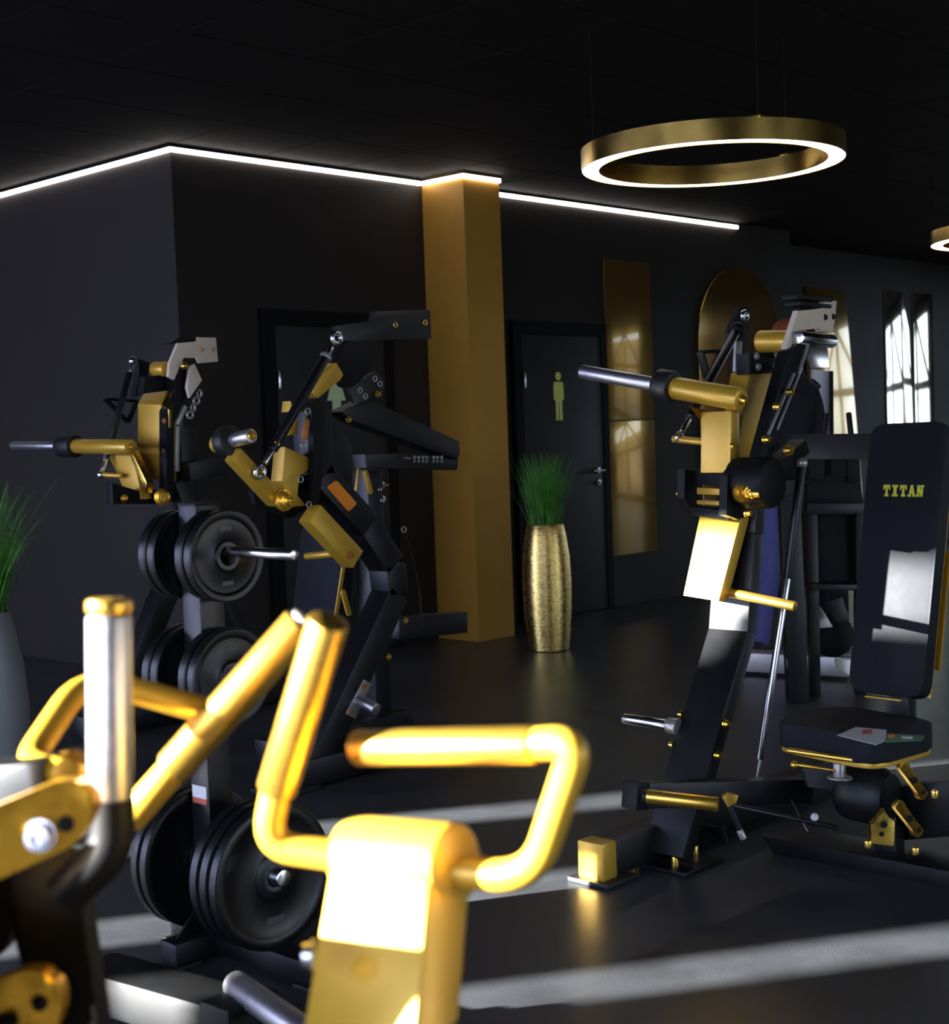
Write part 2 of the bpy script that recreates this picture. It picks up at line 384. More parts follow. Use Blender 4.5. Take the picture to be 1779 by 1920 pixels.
# LED runs under the ceiling
def led(name, mn, mx, label):
    t = thing(name, label, 'light', ((mn[0]+mx[0])/2, (mn[1]+mx[1])/2, mn[2]), 'LED lines along the ceiling edge')
    box('diffuser', mn, mx, M_LED, t, .004)
    mn2, mx2 = Vector(mn), Vector(mx); mn2.z = mx2.z; mx2.z += .012
    box('profile', mn2, mx2, M_DFRM, t, .001)
LZ0, LZ1, LT = 2.954, 2.980, .018
led('led_strip', (WA-LT, WV-LT, LZ0), (WA, 11.5, LZ1), 'white LED line along the top of the grey wall at far left')
led('led_strip', (WA, WV-LT, LZ0), (CU0-LT, WV, LZ1), 'white LED line between the outer wall corner and the gold pillar')
led('led_strip', (CU0-LT, CV0-LT, LZ0), (CU0, WV-LT, LZ1), 'short white LED line on the brighter left face of the gold pillar')
led('led_strip', (CU0, CV0-LT, LZ0), (CU1, CV0, LZ1), 'short white LED line on the darker right face of the gold pillar')
led('led_strip', (CU1, WV-LT, LZ0), (10.47, WV, LZ1), 'white LED line on the wall right of the gold pillar above the door')
# ring lamps
def ring_lamp(C, R, label, hgt=.082, wd=.075):
    C = Vector(C); t = thing('ring_lamp', label, 'lamp', C, 'golden ring lamps')
    ri = R-wd; g = .012
    rev('ring_housing', C, ZUP, [(0, R-.004), (0, R), (hgt, R), (hgt, ri), (0, ri), (0, ri+.004), (g, ri+.004), (g, R-.004), (0, R-.004)], M_GOLDL, t, 96)
    rev('diffuser', C, ZUP, [(.002, ri+.005), (.002, R-.005), (g-.001, R-.005), (g-.001, ri+.005), (.002, ri+.005)], M_RLED, t, 96)
    for k in range(3):
        a = 2.0+2*math.pi*k/3; p = C+Vector((math.cos(a)*(R-wd/2), math.sin(a)*(R-wd/2), hgt))
        cyl('cable', p, Vector((p.x, p.y, H-.004)), .0007, M_CORD, t, seg=6)
        box('cable_clip', p+Vector((-.02, -.02, 0)), p+Vector((.02, .02, .014)), M_GOLDL, t, .002)
rc = at(1335, 310, 6.0)
ring_lamp(rc, .534, 'large golden ring lamp glowing white below, hanging right of the gold pillar')
rc2 = at(1915, 452, 9.0); rc2.z = rc.z
ring_lamp(rc2, .534, 'distant golden ring lamp cut off by the right edge of the photo')
# doors
def door(n, u0, u1, ztop, pict, handle=True):
    b = bmesh.new(); y0, y1 = WV-.045, WV-.002
    a_box(b, (u0-.09, y0, 0), (u0, y1, ztop+.09), .004); a_box(b, (u1, y0, 0), (u1+.07, y1, ztop+.09), .004); a_box(b, (u0, y0, ztop), (u1, y1, ztop+.09), .004)
    d = struct('door_%d' % n, b, M_DFRM)
    box('leaf', (u0+.004, WV-.038, .008), (u1-.004, WV-.006, ztop-.004), M_DOOR, d, .003)
    hb = bmesh.new(); a_rev(hb, (u0+.01, WV-.052, 1.64), ZUP, cprof(.11, .009), 12); mk('hinge', hb, M_CHR, d)
    if handle:
        hz = 1.035; hx = u1-.075
        h = cyl('handle_rose', (hx, WV-.048, hz), (hx, WV-.038, hz), .026, M_CHR, d)
        pipe('lever', [(hx, WV-.046, hz), (hx, WV-.095, hz), (hx-.005, WV-.1, hz), (hx-.125, WV-.1, hz)], .009, M_CHR, h, .02, 12)
        k = cyl('lock_rose', (hx, WV-.048, hz-.09), (hx, WV-.038, hz-.09), .026, M_CHR, d)
        cyl('lock_cylinder', (hx, WV-.053, hz-.09), (hx, WV-.047, hz-.09), .010, M_DFRM, k)
    c, z, woman = pict
    sb = bmesh.new(); y = WV-.043
    a_rev(sb, (c, y, z+.125), EV, [(0, 0), (0, .03), (.004, .03), (.004, 0)], 20)
    if woman:
        pts = [(-.035, .085), (.035, .085), (.075, -.03), (.035, -.03), (.03, -.15), (-.03, -.15), (-.035, -.03), (-.075, -.03)]
    else:
        pts = [(-.045, .085), (.045, .085), (.055, .06), (.055, -.04), (.035, -.05), (.035, -.19), (.006, -.19), (.004, -.06), (-.004, -.06), (-.006, -.19), (-.035, -.19), (-.035, -.05), (-.055, -.04), (-.055, .06)]
    a_plate(sb, [(c+x, y, z+zz) for x, zz in pts], (0, .004, 0), 0)
    mk('pictogram', sb, M_SIGNG if woman else M_SIGN, d, False)
    return d
door(1, 7.68, 8.56, 2.02, (8.06, 1.60, False))
door(2, 5.50, 6.38, 2.02, (5.955, 1.60, True), True)
# gold panel, arched mirror, mirrors
def framed(name, pts, m, label, cat, back=.014):
    t = thing(name, label, cat, sum((Vector(p) for p in pts), Vector())/len(pts))
    th = Vector((0, back, 0))
    plate('sheet', [Vector(p)-th for p in pts], th*.92, m, t, .003)
    return t
tp = thing('gold_wall_panel', 'tall polished gold panel on the wall beside the toilet door', 'wall panel', (8.9, WV, .38))
for a, b_, in ((1.4, 2.60), (.38, 1.392)):
    plate('sheet', [(8.66, WV-.016, a), (9.23, WV-.016, a), (9.23, WV-.016, b_), (8.66, WV-.016, b_)], (0, .013, 0), M_PANEL, tp, .002)
ap = [(9.86, WV-.016, .3), (11.08, WV-.016, .3)] + [(10.47+.61*math.cos(math.pi*i/28), WV-.016, 2.02+.62*math.sin(math.pi*i/28)) for i in range(29)]
at_ = thing('arched_mirror', 'bronze arched mirror on the wall behind the tilted gold arm', 'mirror', (10.47, WV, .3))
plate('sheet', ap, (0, .013, 0), M_ARCH, at_, .002)
eb = bmesh.new(); a_pipe(eb, [Vector(p)+Vector((0, .003, 0)) for p in ap[1:]+[ap[0]]], .003, 8); mk('rim', eb, M_GOLDL, at_)
lm = thing('narrow_mirror', 'narrow gold-tinted mirror with a slanted edge left of the brightest mirror', 'mirror', (12.8, WV2, .2))
plate('sheet', [(12.43, WV2-.016, .2), (13.5, WV2-.016, .2), (13.18, WV2-.016, 2.62), (12.43, WV2-.016, 2.62)], (0, .013, 0), M_PANEL, lm, .002)
wm = thing('wall_mirror', 'bright mirror with blazing window reflection at the right edge', 'mirror', (14.5, WV2, .25))
for a, b_ in ((14.0, 14.36), (14.62, 15.06)):
    plate('sheet', [(a, WV2-.016, .25), (b_, WV2-.016, .25), (b_, WV2-.016, 2.66), (a, WV2-.016, 2.66)], (0, .013, 0), M_MIRR, wm, .002)
plate('sheet', [(14.365, WV2-.016, .25), (14.615, WV2-.016, .25), (14.615, WV2-.016, 2.0), (14.365, WV2-.016, 2.62)], (0, .013, 0), M_MIRR, wm, .002)  # slanted gap above this sheet imitates a dark wedge in the reflection
# ================================================================== plants in vases
def grass_clump(name, base, n, hgt, spread, rad, parent, wd=.004):
    b = bmesh.new()
    for k in range(n):
        a = random.uniform(0, 2*math.pi); r0 = rad*math.sqrt(random.random()); h = hgt*random.uniform(.55, 1.0)
        p0 = base+Vector((math.cos(a)*r0, math.sin(a)*r0, -.03)); out = Vector((math.cos(a), math.sin(a), 0))*(spread*random.uniform(.15, 1.0)*(r0/rad*.6+.4))
        bend = random.uniform(.6, 2.2); sd = Vector((-math.sin(a+random.uniform(-1.5, 1.5)), math.cos(a), 0)).normalized()
        pr = None
        for s in range(6):
            f = s/5; c = p0+Vector((0, 0, h*f*(1-.08*f*f)))+out*(f**(1+bend)); ww = wd*(1-f*.92)
            cur = (b.verts.new(c-sd*ww), b.verts.new(c+sd*ww))
            if pr: b.faces.new((pr[0], pr[1], cur[1], cur[0]))
            pr = cur
    o = mk(name, b, M_GRASS, parent, True); o['kind'] = 'stuff'; return o
vb = pz(1030, 1218, 0)
t = thing('potted_grass', 'tall hammered gold vase of green grass beside the gold pillar', 'potted plant', vb)
rev('vase', vb, ZUP, [(0, 0), (0, .115), (.006, .122), (.1, .132), (.25, .145), (.42, .150), (.58, .143), (.70, .126), (.765, .112), (.772, .108), (.768, .102), (.70, .112), (.55, .12), (.55, 0)], M_VASE, t, 48)
rev('soil', vb+Vector((0, 0, .69)), ZUP, [(0, 0), (0, .108), (.02, .106), (.025, 0)], M_RUB, t, 24)
grass_clump('grass_blades', vb+Vector((0, 0, .70)), 620, .60, .16, .095, t, .003)
gv = at(-36, 1150, 5.2); gv.z = 0
t = thing('potted_grass', 'grey floor vase of green grass cut off by the left edge', 'potted plant', gv)
rev('vase', gv, ZUP, [(0, 0), (0, .115), (.006, .122), (.1, .132), (.25, .145), (.42, .150), (.58, .138), (.70, .116), (.765, .100), (.772, .096), (.768, .090), (.70, .10), (.55, .11), (.55, 0)], M_VASEG, t, 48)
rev('soil', gv+Vector((0, 0, .69)), ZUP, [(0, 0), (0, .098), (.02, .096), (.025, 0)], M_RUB, t, 24)
grass_clump('grass_blades', gv+Vector((0, 0, .70)), 520, .62, .26, .085, t, .0035)
# ================================================================== right press machine (nearest black and gold one)
def lerp(a, b, f): return Vector(a)+(Vector(b)-Vector(a))*f
def pl(pxs, fn, *a): return [fn(x, y, *a) for x, y in pxs]
def horn(parent, P, T, f1, f2, rs, rc_, rh):
    P, T = Vector(P), Vector(T)
    s = cyl('horn_sleeve', P, lerp(P, T, f1), rs, M_GOLD, parent, seg=32)
    bolt(P+(P-T).normalized()*-.001, P-T, .013, M_GOLDT, s, .02)
    cyl('rubber_stop', lerp(P, T, f1), lerp(P, T, f2), rc_, M_RUB, parent, seg=32, b=.008)
    cyl('weight_horn', lerp(P, T, f2), T, rh, M_STEEL, parent, seg=32)
R = thing('press_machine', 'black and gold seated press machine with a padded backrest at right', 'gym machine', (3.9, 2.25, 0), 'black and gold press machines')
# --- base
fv0, fv1 = 2.672, 2.762
rail = box('base_rail', (3.37, fv0, .016), (5.0, fv1, .122), M_BLK, R, .006)
box('end_cap', (3.305, fv0-.004, .014), (3.372, fv1+.004, .126), M_GOLD, rail, .008)
box('rubber_foot', (3.285, fv0-.035, 0), (3.43, fv1+.03, .016), M_RUB, R, .004)
for x, y in ((1193, 1607), (1265, 1613), (1302, 1594)):
    c = pz(x, y, .03); cyl('bolt', c-Vector((0, 0, .03)), c+Vector((0, 0, .014)), .013, M_GOLDT, rail, seg=10)
box('base_plate', (3.52, 2.53, .0), (3.72, 2.76, .014), M_BLK, R, .003)
cb = plate('cross_base', [(3.885, 2.45, .0), (3.885, 1.2, .0), (3.885, 1.2, .05), (3.885, 2.50, .05)], (.17, 0, 0), M_BLK, R, .004)
plate('base_gusset', [pu(1310, 1547, 3.78), pu(1358, 1552, 3.78), pu(1363, 1582, 3.78)], (.008, 0, 0), M_BLK, R, .001)
# --- post
pp = [pv(1249, 1606, 2.63), pv(1373, 1185, 2.63), pv(1386, 1000, 2.63), pv(1392, 905, 2.63)]
pm = bmesh.new()
for a, b_ in zip(pp, pp[1:]): a_beam(pm, a, b_, .148, .055, EV, .004)
post = mk('post', pm, M_BLK, R)
for (x, y), sgn in (((1281, 1340), 1), ((1264, 1397), 1), ((1358, 1356), -1), ((1343, 1415), -1)):
    c = pv(x, y, 2.63+sgn*.078); bolt(c, EV*sgn, .011, M_GOLDT, post, .016)
p0 = pv(1262, 1361, 2.72); p1 = pu(1170, 1347, p0.x)
cyl('peg_collar', p0-(p1-p0).normalized()*.02, p0+(p1-p0).normalized()*.02, .026, M_GREY, R)
cyl('storage_peg', p0, p1, .0175, M_CHR, R)
# --- low beam, grip and lever in front of the post
lb = beam('foot_beam', at(1192, 1490, 4.28), at(1512, 1480, 4.62), .075, .06, M_BLK, R, ZUP, .004)
beam('beam_cap', at(1180, 1491, 4.26), at(1203, 1490, 4.29), .08, .065, M_BLKM, lb, ZUP, .004)
cyl('adjuster_grip', at(1212, 1493, 4.2), at(1347, 1508, 4.14), .0205, M_GOLDA, R, seg=24)
cyl('grip_end', at(1204, 1492, 4.203), at(1213, 1493, 4.2), .019, M_RUB, R)
cyl('adjuster_rod', at(1375, 1510, 4.13), at(1572, 1552, 4.05), .0075, M_BLK, R, seg=12)
ball('rod_knob', at(1527, 1532, 4.05), .011, M_WHITE, R)
plate('lever_clamp', pl([(1354, 1495), (1366, 1488), (1384, 1492), (1380, 1506), (1364, 1514)], at, 4.12), FW*.03, M_GOLDA, R, .002)
lv = beam('lever', at(1366, 1508, 4.13), at(1388, 1560, 4.13), .014, .014, M_BLK, R, CR, .003)
cyl('lever_tip', at(1386, 1556, 4.13), at(1394, 1573, 4.13), .010, M_GREY, lv)
plate('knee_plate', pl([(1484, 1500), (1512, 1558), (1516, 1560), (1500, 1532)], at, 4.2), FW*.012, M_GREY, R, .001)
# --- seat
s1, s2, s3 = pz(1446, 1398, .365), pz(1640, 1438, .365), pz(1764, 1402, .365); s4 = s1+s3-s2
seat = pad('seat_pad', rounded([s1, s2, s3, s4], .07), (0, 0, .078), M_VINYL, R, .022)
sb = bmesh.new(); a_plate(sb, rounded([lerp(v, (s1+s3)/2, .03)+Vector((0, 0, -.014)) for v in (s1, s2, s3, s4)], .07), (0, 0, .014), .002); mk('seat_base', sb, M_GOLD, R)
pipe('seat_trim', [at(1478, 1407, 4.30), at(1627, 1429, 4.18)], .0085, M_GOLDA, R)
ball('seat_lever_knob', at(1489, 1434, 4.25), .012, M_GOLDA, R); cyl('seat_lever', at(1493, 1434, 4.25), at(1566, 1445, 4.3), .007, M_GOLDA, R, r2=.004)
cyl('seat_stem', at(1573, 1430, 4.35), at(1574, 1462, 4.35), .019, M_GREY, R); cyl('stem_disc', at(1574, 1455, 4.36), at(1574, 1462, 4.36), .038, M_GREY, R)
rc0 = at(1622, 1488, 4.45); rl = [(0, 0), (0, .06), (.015, .078), (.04, .086), (.10, .088), (.14, .084), (.165, .07), (.17, 0)]
rev('leg_roller', rc0+EV*.08, -EV, rl, M_RUB, R, 36)
for (a, b_), nm in ((((1697, 1442), (1730, 1485)), 0), (((1688, 1515), (1722, 1556)), 1)):
    P, Q = at(*a, 4.28), at(*b_, 4.22); nrm = -(FW*.8-CR*.5)
    bar = rplate('slotted_bar', P, Q, .045, .016, -nrm, M_GOLDA, R)
    for f in (.0, .5, 1.0):
        c = lerp(P, Q, f); cyl('slot', c+nrm*.001, c+nrm*.0025, .008 if f != .5 else .011, M_BLKM, bar, seg=12)
gp = pl([(1633, 1545), (1648, 1533), (1658, 1517), (1664, 1533), (1678, 1540), (1676, 1587), (1633, 1582)], at, 4.16)
gb = plate('pivot_bracket', gp, FW*.03, M_GOLDT, R, .003)
for x, y, r in ((1657, 1546, .010), (1653, 1564, .007)):
    c = at(x, y, 4.158); cyl('hole', c, c-FW*.002, r, M_BLKM, gb, seg=14)
beam('stub_post', pz(1668, 1602, .03), pz(1668, 1602, .03)+Vector((0, 0, .10)), .07, .06, M_BLK, R, EV)
for x, y in ((1627, 1590), (1716, 1603), (1752, 1496)):
    c = at(x, y, 4.15); cyl('bolt', c, c+Vector((0, 0, .022)), .011, M_GOLDT, R, seg=10)
plate('seat_carriage', pl([(1505, 1440), (1556, 1446), (1566, 1482), (1516, 1476)], at, 4.5), FW*.05, M_MID, R, .003)
beam('seat_frame', at(1700, 1520, 4.5), at(1900, 1500, 4.2), .16, .12, M_BLK, R, ZUP)
# --- backrest
BL, BR_, TR, TL = pu(1590, 1293, 4.25), pu(1728, 1311, 4.25), pu(1778, 789, 4.47), pu(1633, 796, 4.47)
bn = (BR_-BL).cross(TL-BL).normalized()
if bn.x > 0: bn = -bn
brest = pad('backrest_pad', rounded([BL, BR_, TR, TL], .045), -bn*.062, M_VINYL, R, .016)
inner = [lerp(v, (BL+TR)/2, .02)-bn*.064 for v in (BL, BR_, TR, TL)]
plate('backrest_plate', inner, -bn*.008, M_GOLD, R, .001)
def onpad(x, y, lift=.0012):
    r = ray(x, y); return EYE+r*((BL-EYE).dot(bn)/r.dot(bn))+bn*lift
LET = {'T': [(0, 0, 1, .24), (0, 0, .2, .42), (.8, 0, 1, .42), (.34, 0, .66, 1), (.2, .8, .8, 1)],
       'I': [(.28, 0, .72, 1), (.08, 0, .92, .22), (.08, .79, .92, 1)]}
lbm = bmesh.new(); x0, y0, lw, lh = 1655.5, 909.0, 13.0, 22.0
def quad(pts):
    q = [onpad(x0c+(a*lw)+(1-b_)*1.2, y0+b_*lh+(x0c-x0)*.012) for a, b_ in pts]; a_plate(lbm, q, bn*.0012, 0)
for k, ch in enumerate('TITAN'):
    x0c = x0+k*15.6
    if ch in LET:
        for a, b_, c, d in LET[ch]: quad([(a, b_), (c, b_), (c, d), (a, d)])
    elif ch == 'A':
        quad([(.34, 0), (.66, 0), (.34, 1), (.06, 1)]); quad([(.36, 0), (.68, 0), (1.0, 1), (.68, 1)]); quad([(.25, .55), (.8, .55), (.8, .75), (.2, .75)])
        quad([(-.08, .82), (.44, .82), (.44, 1), (-.08, 1)]); quad([(.58, .82), (1.1, .82), (1.1, 1), (.58, 1)])
    else:
        quad([(.08, 0), (.36, 0), (.36, 1), (.08, 1)]); quad([(.68, 0), (.94, 0), (.94, 1), (.68, 1)]); quad([(.08, 0), (.42, 0), (.94, 1), (.62, 1)])
        quad([(-.06, .82), (.48, .82), (.48, 1), (-.06, 1)]); quad([(.54, 0), (1.08, 0), (1.08, .18), (.54, .18)])
mk('lettering', lbm, M_TEXT, brest, False)
beam('backrest_stem', pu(1688, 1300, 4.36), pu(1690, 1420, 4.36), .082, .06, M_BLK, R, EV)
beam('stem_gold_edge', at(1623, 1305, 4.72), at(1690, 1313, 4.65), .006, .02, M_GOLD, R, ZUP, .001)
beam('frame_gold_edge', pu(1777, 1035, 4.55), pu(1757, 1257, 4.46), .01, .02, M_GOLD, R, EU, .001)
beam('upper_cross_beam', pu(1496, 838, 4.62), pu(1700, 836, 4.62), .088, .08, M_BLKM, R, ZUP)
beam('rear_spine', pu(1745, 838, 4.70), Vector((5.1, 1.9, .06)), .09, .08, M_BLK, R, EV)
# --- arm
P = pv(1390, 749, 2.50); T = pu(1091, 697, P.x)
horn(R, P, T, .40, .50, .036, .053, .0235)
ga = beam('gold_arm', pv(1350, 772, 2.61), pv(1349, 887, 2.61), .112, .05, M_GOLD, R, EV, .005)
plate('gusset', pl([(1290, 760), (1327, 772), (1327, 806)], pv, 2.67), (.012, 0, 0), M_GOLD, R, .001)
c = pv(1372, 836, 2.54); bolt(c, -EV, .010, M_GOLDT, ga)
pn = pv(1325, 829, 2.66); cyl('link_pin', pn, pu(1262, 823, pn.x), .0115, M_GOLD, R)
lk0, lk1 = pu(1273, 820, pn.x), pv(1396, 592, 2.86)
torus('rod_end', lk0, EV, .013, .007, M_CHR, R); cyl('rod_neck', lerp(lk0, lk1, .04), lerp(lk0, lk1, .17), .009, M_CHR, R)
cyl('link_rod', lerp(lk0, lk1, .15), lerp(lk0, lk1, .9), .015, M_BLK, R); torus('rod_end', lk1, EV, .014, .008, M_CHR, R)
ball('rod_joint', lerp(lk0, lk1, .88), .026, M_BLKM, R)
tri = pl([(1313, 660), (1352, 658), (1328, 716)], pv, 2.98)
tb = bmesh.new()
for a, b_ in ((0, 1), (1, 2), (2, 0)): a_beam(tb, tri[a], tri[b_], .028, .014, EV, .003)
mk('triangle_bracket', tb, M_BLKM, R)
plate('upper_strut', pl([(1372, 625), (1390, 575), (1408, 578), (1400, 690), (1380, 705)], pv, 2.90), EV*.03, M_BLKM, R)
plate('strut_side', pl([(1380, 640), (1392, 640), (1388, 695), (1378, 697)], pv, 2.885), EV*.01, M_GREY, R, .001)
# pivot fork
for nm, q, v in (('fork_cheek', [(1284, 880), (1318, 886), (1318, 958), (1300, 962), (1283, 935)], 2.74), ('fork_cheek', [(1364, 892), (1398, 870), (1402, 940), (1388, 975), (1362, 966)], 2.53)):
    plate(nm, pl(q, pv, v), EV*.03, M_BLKM, R, .003)
beam('fork_bridge', pv(1312, 893, 2.72), pv(1376, 896, 2.55), .05, .045, M_BLKM, R, ZUP); beam('fork_bridge', pv(1305, 957, 2.72), pv(1376, 966, 2.55), .03, .045, M_BLKM, R, ZUP)
beam('stop_block', pv(1314, 920, 2.70), pv(1360, 922, 2.58), .022, .035, M_GOLD, R, ZUP); beam('stop_block', pv(1314, 941, 2.70), pv(1360, 944, 2.58), .014, .035, M_GOLD, R, ZUP)
def knob(parent, C, axis, r, m=M_ORNG):
    C = Vector(C); k = rev('bearing_knob', C, axis, [(0, 0), (0, r), (r*.35, r), (r*.45, r*.8), (r*.8, r*.8), (r*.9, r*.55), (r*1.2, r*.5), (r*1.2, 0)], m, parent, 12)
    bolt(C+Vector(axis).normalized()*r*1.15, axis, r*.28, M_GOLDT, k)
knob(R, pv(1290, 926, 2.77), EV, .030); knob(R, pv(1391, 922, 2.50), Vector((-.5, -1, 0)), .034)
bolt(pv(1410, 925, 2.46), -EV, .014, M_GOLDT, R, .03); bolt(pv(1398, 962, 2.50), -EV, .010, M_GOLDT, R, .02)
la = plate('lower_arm', [pu(1312, 962, 3.93), pu(1388, 972, 3.93), pu(1347, 1128, 3.83), pu(1280, 1117, 3.83)], (.055, 0, .0), M_GOLD, R, .006)
h0 = pv(1358, 1109, 2.62); cyl('handle', h0, pu(1491, 1137, h0.x), .0155, M_GOLDA, R, seg=20)
plate('gold_frame_beam', pl([(1404, 698), (1476, 690), (1404, 896), (1372, 874), (1390, 790)], pv, 2.585), EV*.07, M_GOLD, R, .004)
cP = pv(1480, 641, 2.52); cyl('bearing_housing', cP, pu(1423, 640, cP.x), .036, M_GOLD, R, seg=32)
pb = plate('bearing_block', pl([(1404, 662), (1474, 660), (1470, 698), (1406, 702)], pv, 2.56), EV*.05, M_BLKM, R)
for x, y in ((1417, 668), (1455, 666), (1420, 688), (1452, 688)): bolt(pv(x, y, 2.56), -EV, .010, M_GREY, pb)
rb = plate('reach_bracket', pl([(1496, 582), (1544, 579), (1546, 564), (1569, 564), (1566, 595), (1561, 622), (1539, 622), (1537, 614), (1495, 619), (1489, 640), (1477, 660), (1474, 650)], pv, 2.48), EV*.02, M_CREAM, R, .002)
for x, y in ((1546, 595), (1561, 594)): cyl('bolt', pv(x, y, 2.48), pv(x, y, 2.478), .011, M_BLKM, rb, seg=6, b=.001)
for y, x0_, x1_ in ((558, 1480, 1545), (570, 1485, 1544)): beam('top_plate', pv(x0_, y, 2.5), pv(x1_, y+6, 2.5), .012, .06, M_BLKM, R, ZUP, .001)
cyl('top_sleeve', pv(1496, 633, 2.46), pv(1560, 640, 2.46), .022, M_CHR, R, seg=20)
plate('black_spine', pl([(1478, 658), (1516, 638), (1504, 690), (1460, 822), (1428, 898), (1420, 872)], pv, 2.46), EV*.04, M_BLKM, R, .003)
for a, b_ in (((1502, 690), (1456, 806)), ((1488, 700), (1440, 815)), ((1516, 640), (1497, 700))): beam('spine_edge', pv(*a, 2.455), pv(*b_, 2.455), .010, .006, M_GREY, R, EV, .001)
for x, y in ((1452, 762), (1432, 824), (1476, 735)): bolt(pv(x, y, 2.45), -EV, .010, M_GOLDT, R, .02)
cyl('pivot_disc', pv(1452, 905, 2.42), pv(1452, 905, 2.42)+EV*.14, .080, M_BLKM, R, seg=40); bolt(pv(1474, 845, 2.42), -EV, .014, M_GOLDT, R, .02)
beam('pivot_arm', pv(1440, 890, 2.52), pv(1500, 836, 2.52), .06, .05, M_BLKM, R, EV)
g0, g1, g2 = pu(1503, 868, 4.15), pu(1476, 1085, 4.08), pu(1425, 1424, 3.98)
cyl('strut_tube', g0, g1, .014, M_BLK, R, seg=18); cyl('strut_rod', lerp(g0, g1, .96), g2, .0115, M_CHR, R, seg=18); ball('strut_eye', g0, .02, M_GREY, R); cyl('strut_tip', g2, g2+(g2-g1).normalized()*.06, .005, M_GREY, R)
# leaflet on the seat
ZS = .4445
lf = thing('leaflet', 'white folded leaflet lying on the black seat', 'leaflet', pz(1640, 1380, ZS))
def flat(nm, pts, z, m): return plate(nm, [pz(x, y, z) for x, y in pts], (0, 0, .0012), m, lf, 0)
flat('white_sheet', [(1570, 1379), (1604, 1364), (1662, 1369), (1660, 1390), (1642, 1397)], ZS, M_WHITE)
flat('printed_sheet', [(1662, 1376), (1735, 1380), (1728, 1389), (1661, 1392)], ZS, M_GRNP)
flat('dark_picture', [(1618, 1369), (1634, 1368), (1634, 1376), (1616, 1377)], ZS+.0014, M_RED)
flat('orange_picture', [(1664, 1377), (1678, 1377), (1677, 1382), (1664, 1382)], ZS+.0014, M_OSTK)
flat('white_caption', [(1690, 1380), (1712, 1381), (1710, 1385), (1690, 1384)], ZS+.0014, M_WHITE)
# ================================================================== middle press machine (turned side on)
Mm = thing('press_machine', 'black press machine with orange sticker left of the gold pillar', 'gym machine', (3.9, 4.6, 0), 'black and gold press machines')
v = 4.33
mp = [(583, 1471), (748, 1113), (741, 1060), (694, 985), (606, 890), (600, 770)]
mpts = [pv(x, y, v) for x, y in mp]
pm = bmesh.new()
for i, (a, b_) in enumerate(zip(mpts, mpts[1:])): a_beam(pm, a+EV*.05, b_+EV*.05, .11, .11, EV, .004)
mpost = mk('post', pm, M_BLK, Mm)
for x, y in ((758, 1163), (726, 1231)): bolt(pv(x+2, y, v-.006), -EV, .010, M_GOLDT, mpost)
pg = plate('peg_plate', pl([(648, 1338), (682, 1274), (697, 1282), (666, 1348)], pv, v-.008), EV*.008, M_GREY, Mm, .001)
for x, y in ((682, 1288), (657, 1337)): bolt(pv(x, y, v-.008), -EV, .009, M_COPP, pg)
q0 = pv(672, 1312, v); cyl('storage_peg', q0, pu(706, 1330, q0.x), .024, M_STEEL, Mm)
box('base_rail', (3.45, v-.02, .01), (4.3, v+.10, .115), M_BLK, Mm, .006)
beam('rear_beam', at(735, 1178, 6.15), at(864, 1166, 6.5), .092, .08, M_BLK, Mm, ZUP, .005)
box('front_foot', (3.40, v-.05, .0), (3.6, v+.13, .02), M_RUB, Mm, .004)
# black upper bracket with two bolts
ub = plate('reach_bracket', pl([(629, 612), (672, 606), (700, 603), (702, 584), (807, 581), (809, 635), (699, 638), (670, 640), (640, 640)], pv, 4.42), EV*.03, M_BLK, Mm, .004)
for x, y in ((741, 609), (797, 605)): torus('bolt_ring', pv(x, y, 4.418), EV, .010, .003, M_GOLDT, ub)
cam_pl = plate('cam_plate', rounded(pl([(642, 645), (672, 637), (692, 655), (707, 678), (690, 700), (672, 716), (643, 730), (628, 690)], pv, 4.40), .03), EV*.03, M_BLKM, Mm, .004)
l0, l1 = pv(631, 634, 4.24), pv(487, 885, 4.24)
for c in (l0, l1): torus('rod_end', c, EV, .021, .009, M_CHR, Mm); 
cyl('rod_neck', lerp(l0, l1, .07), lerp(l0, l1, .16), .011, M_CHR, Mm); cyl('rod_neck', lerp(l1, l0, .06), lerp(l1, l0, .2), .012, M_CHR, Mm)
cyl('link_rod', lerp(l0, l1, .14), lerp(l0, l1, .84), .019, M_BLK, Mm, seg=20); cyl('lock_nut', lerp(l0, l1, .13), lerp(l0, l1, .16), .024, M_GREY, Mm, seg=6); cyl('lock_nut', lerp(l0, l1, .79), lerp(l0, l1, .81), .021, M_GOLDT, Mm, seg=6)
plate('gold_beam', pl([(631, 680), (644, 702), (638, 713), (597, 746), (581, 735), (602, 704)], pv, 4.36), EV*.06, M_GOLD, Mm, .003)
bkp = plate('bolt_plate', pl([(655, 728), (704, 696), (722, 716), (716, 745), (690, 752), (665, 756)], pv, 4.40), EV*.02, M_BLK, Mm, .003)
for x, y in ((703, 710), (712, 720), (675, 732), (685, 743)): torus('bolt_ring', pv(x, y, 4.398), EV, .010, .003, M_GREY, bkp)
for x, y in ((707, 739), (652, 787)): bolt(pv(x, y, 4.39), -EV, .010, M_GOLDT, bkp, .015)
plate('upper_support', pl([(640, 772), (690, 748), (861, 827), (863, 850), (857, 862), (660, 788)], pv, 4.43), EV*.09, M_BLK, Mm, .004)
ls = plate('lower_support', pl([(684, 852), (760, 850), (860, 862), (857, 881), (687, 877)], pv, 4.43), EV*.09, M_BLK, Mm, .004)
mb = bmesh.new()
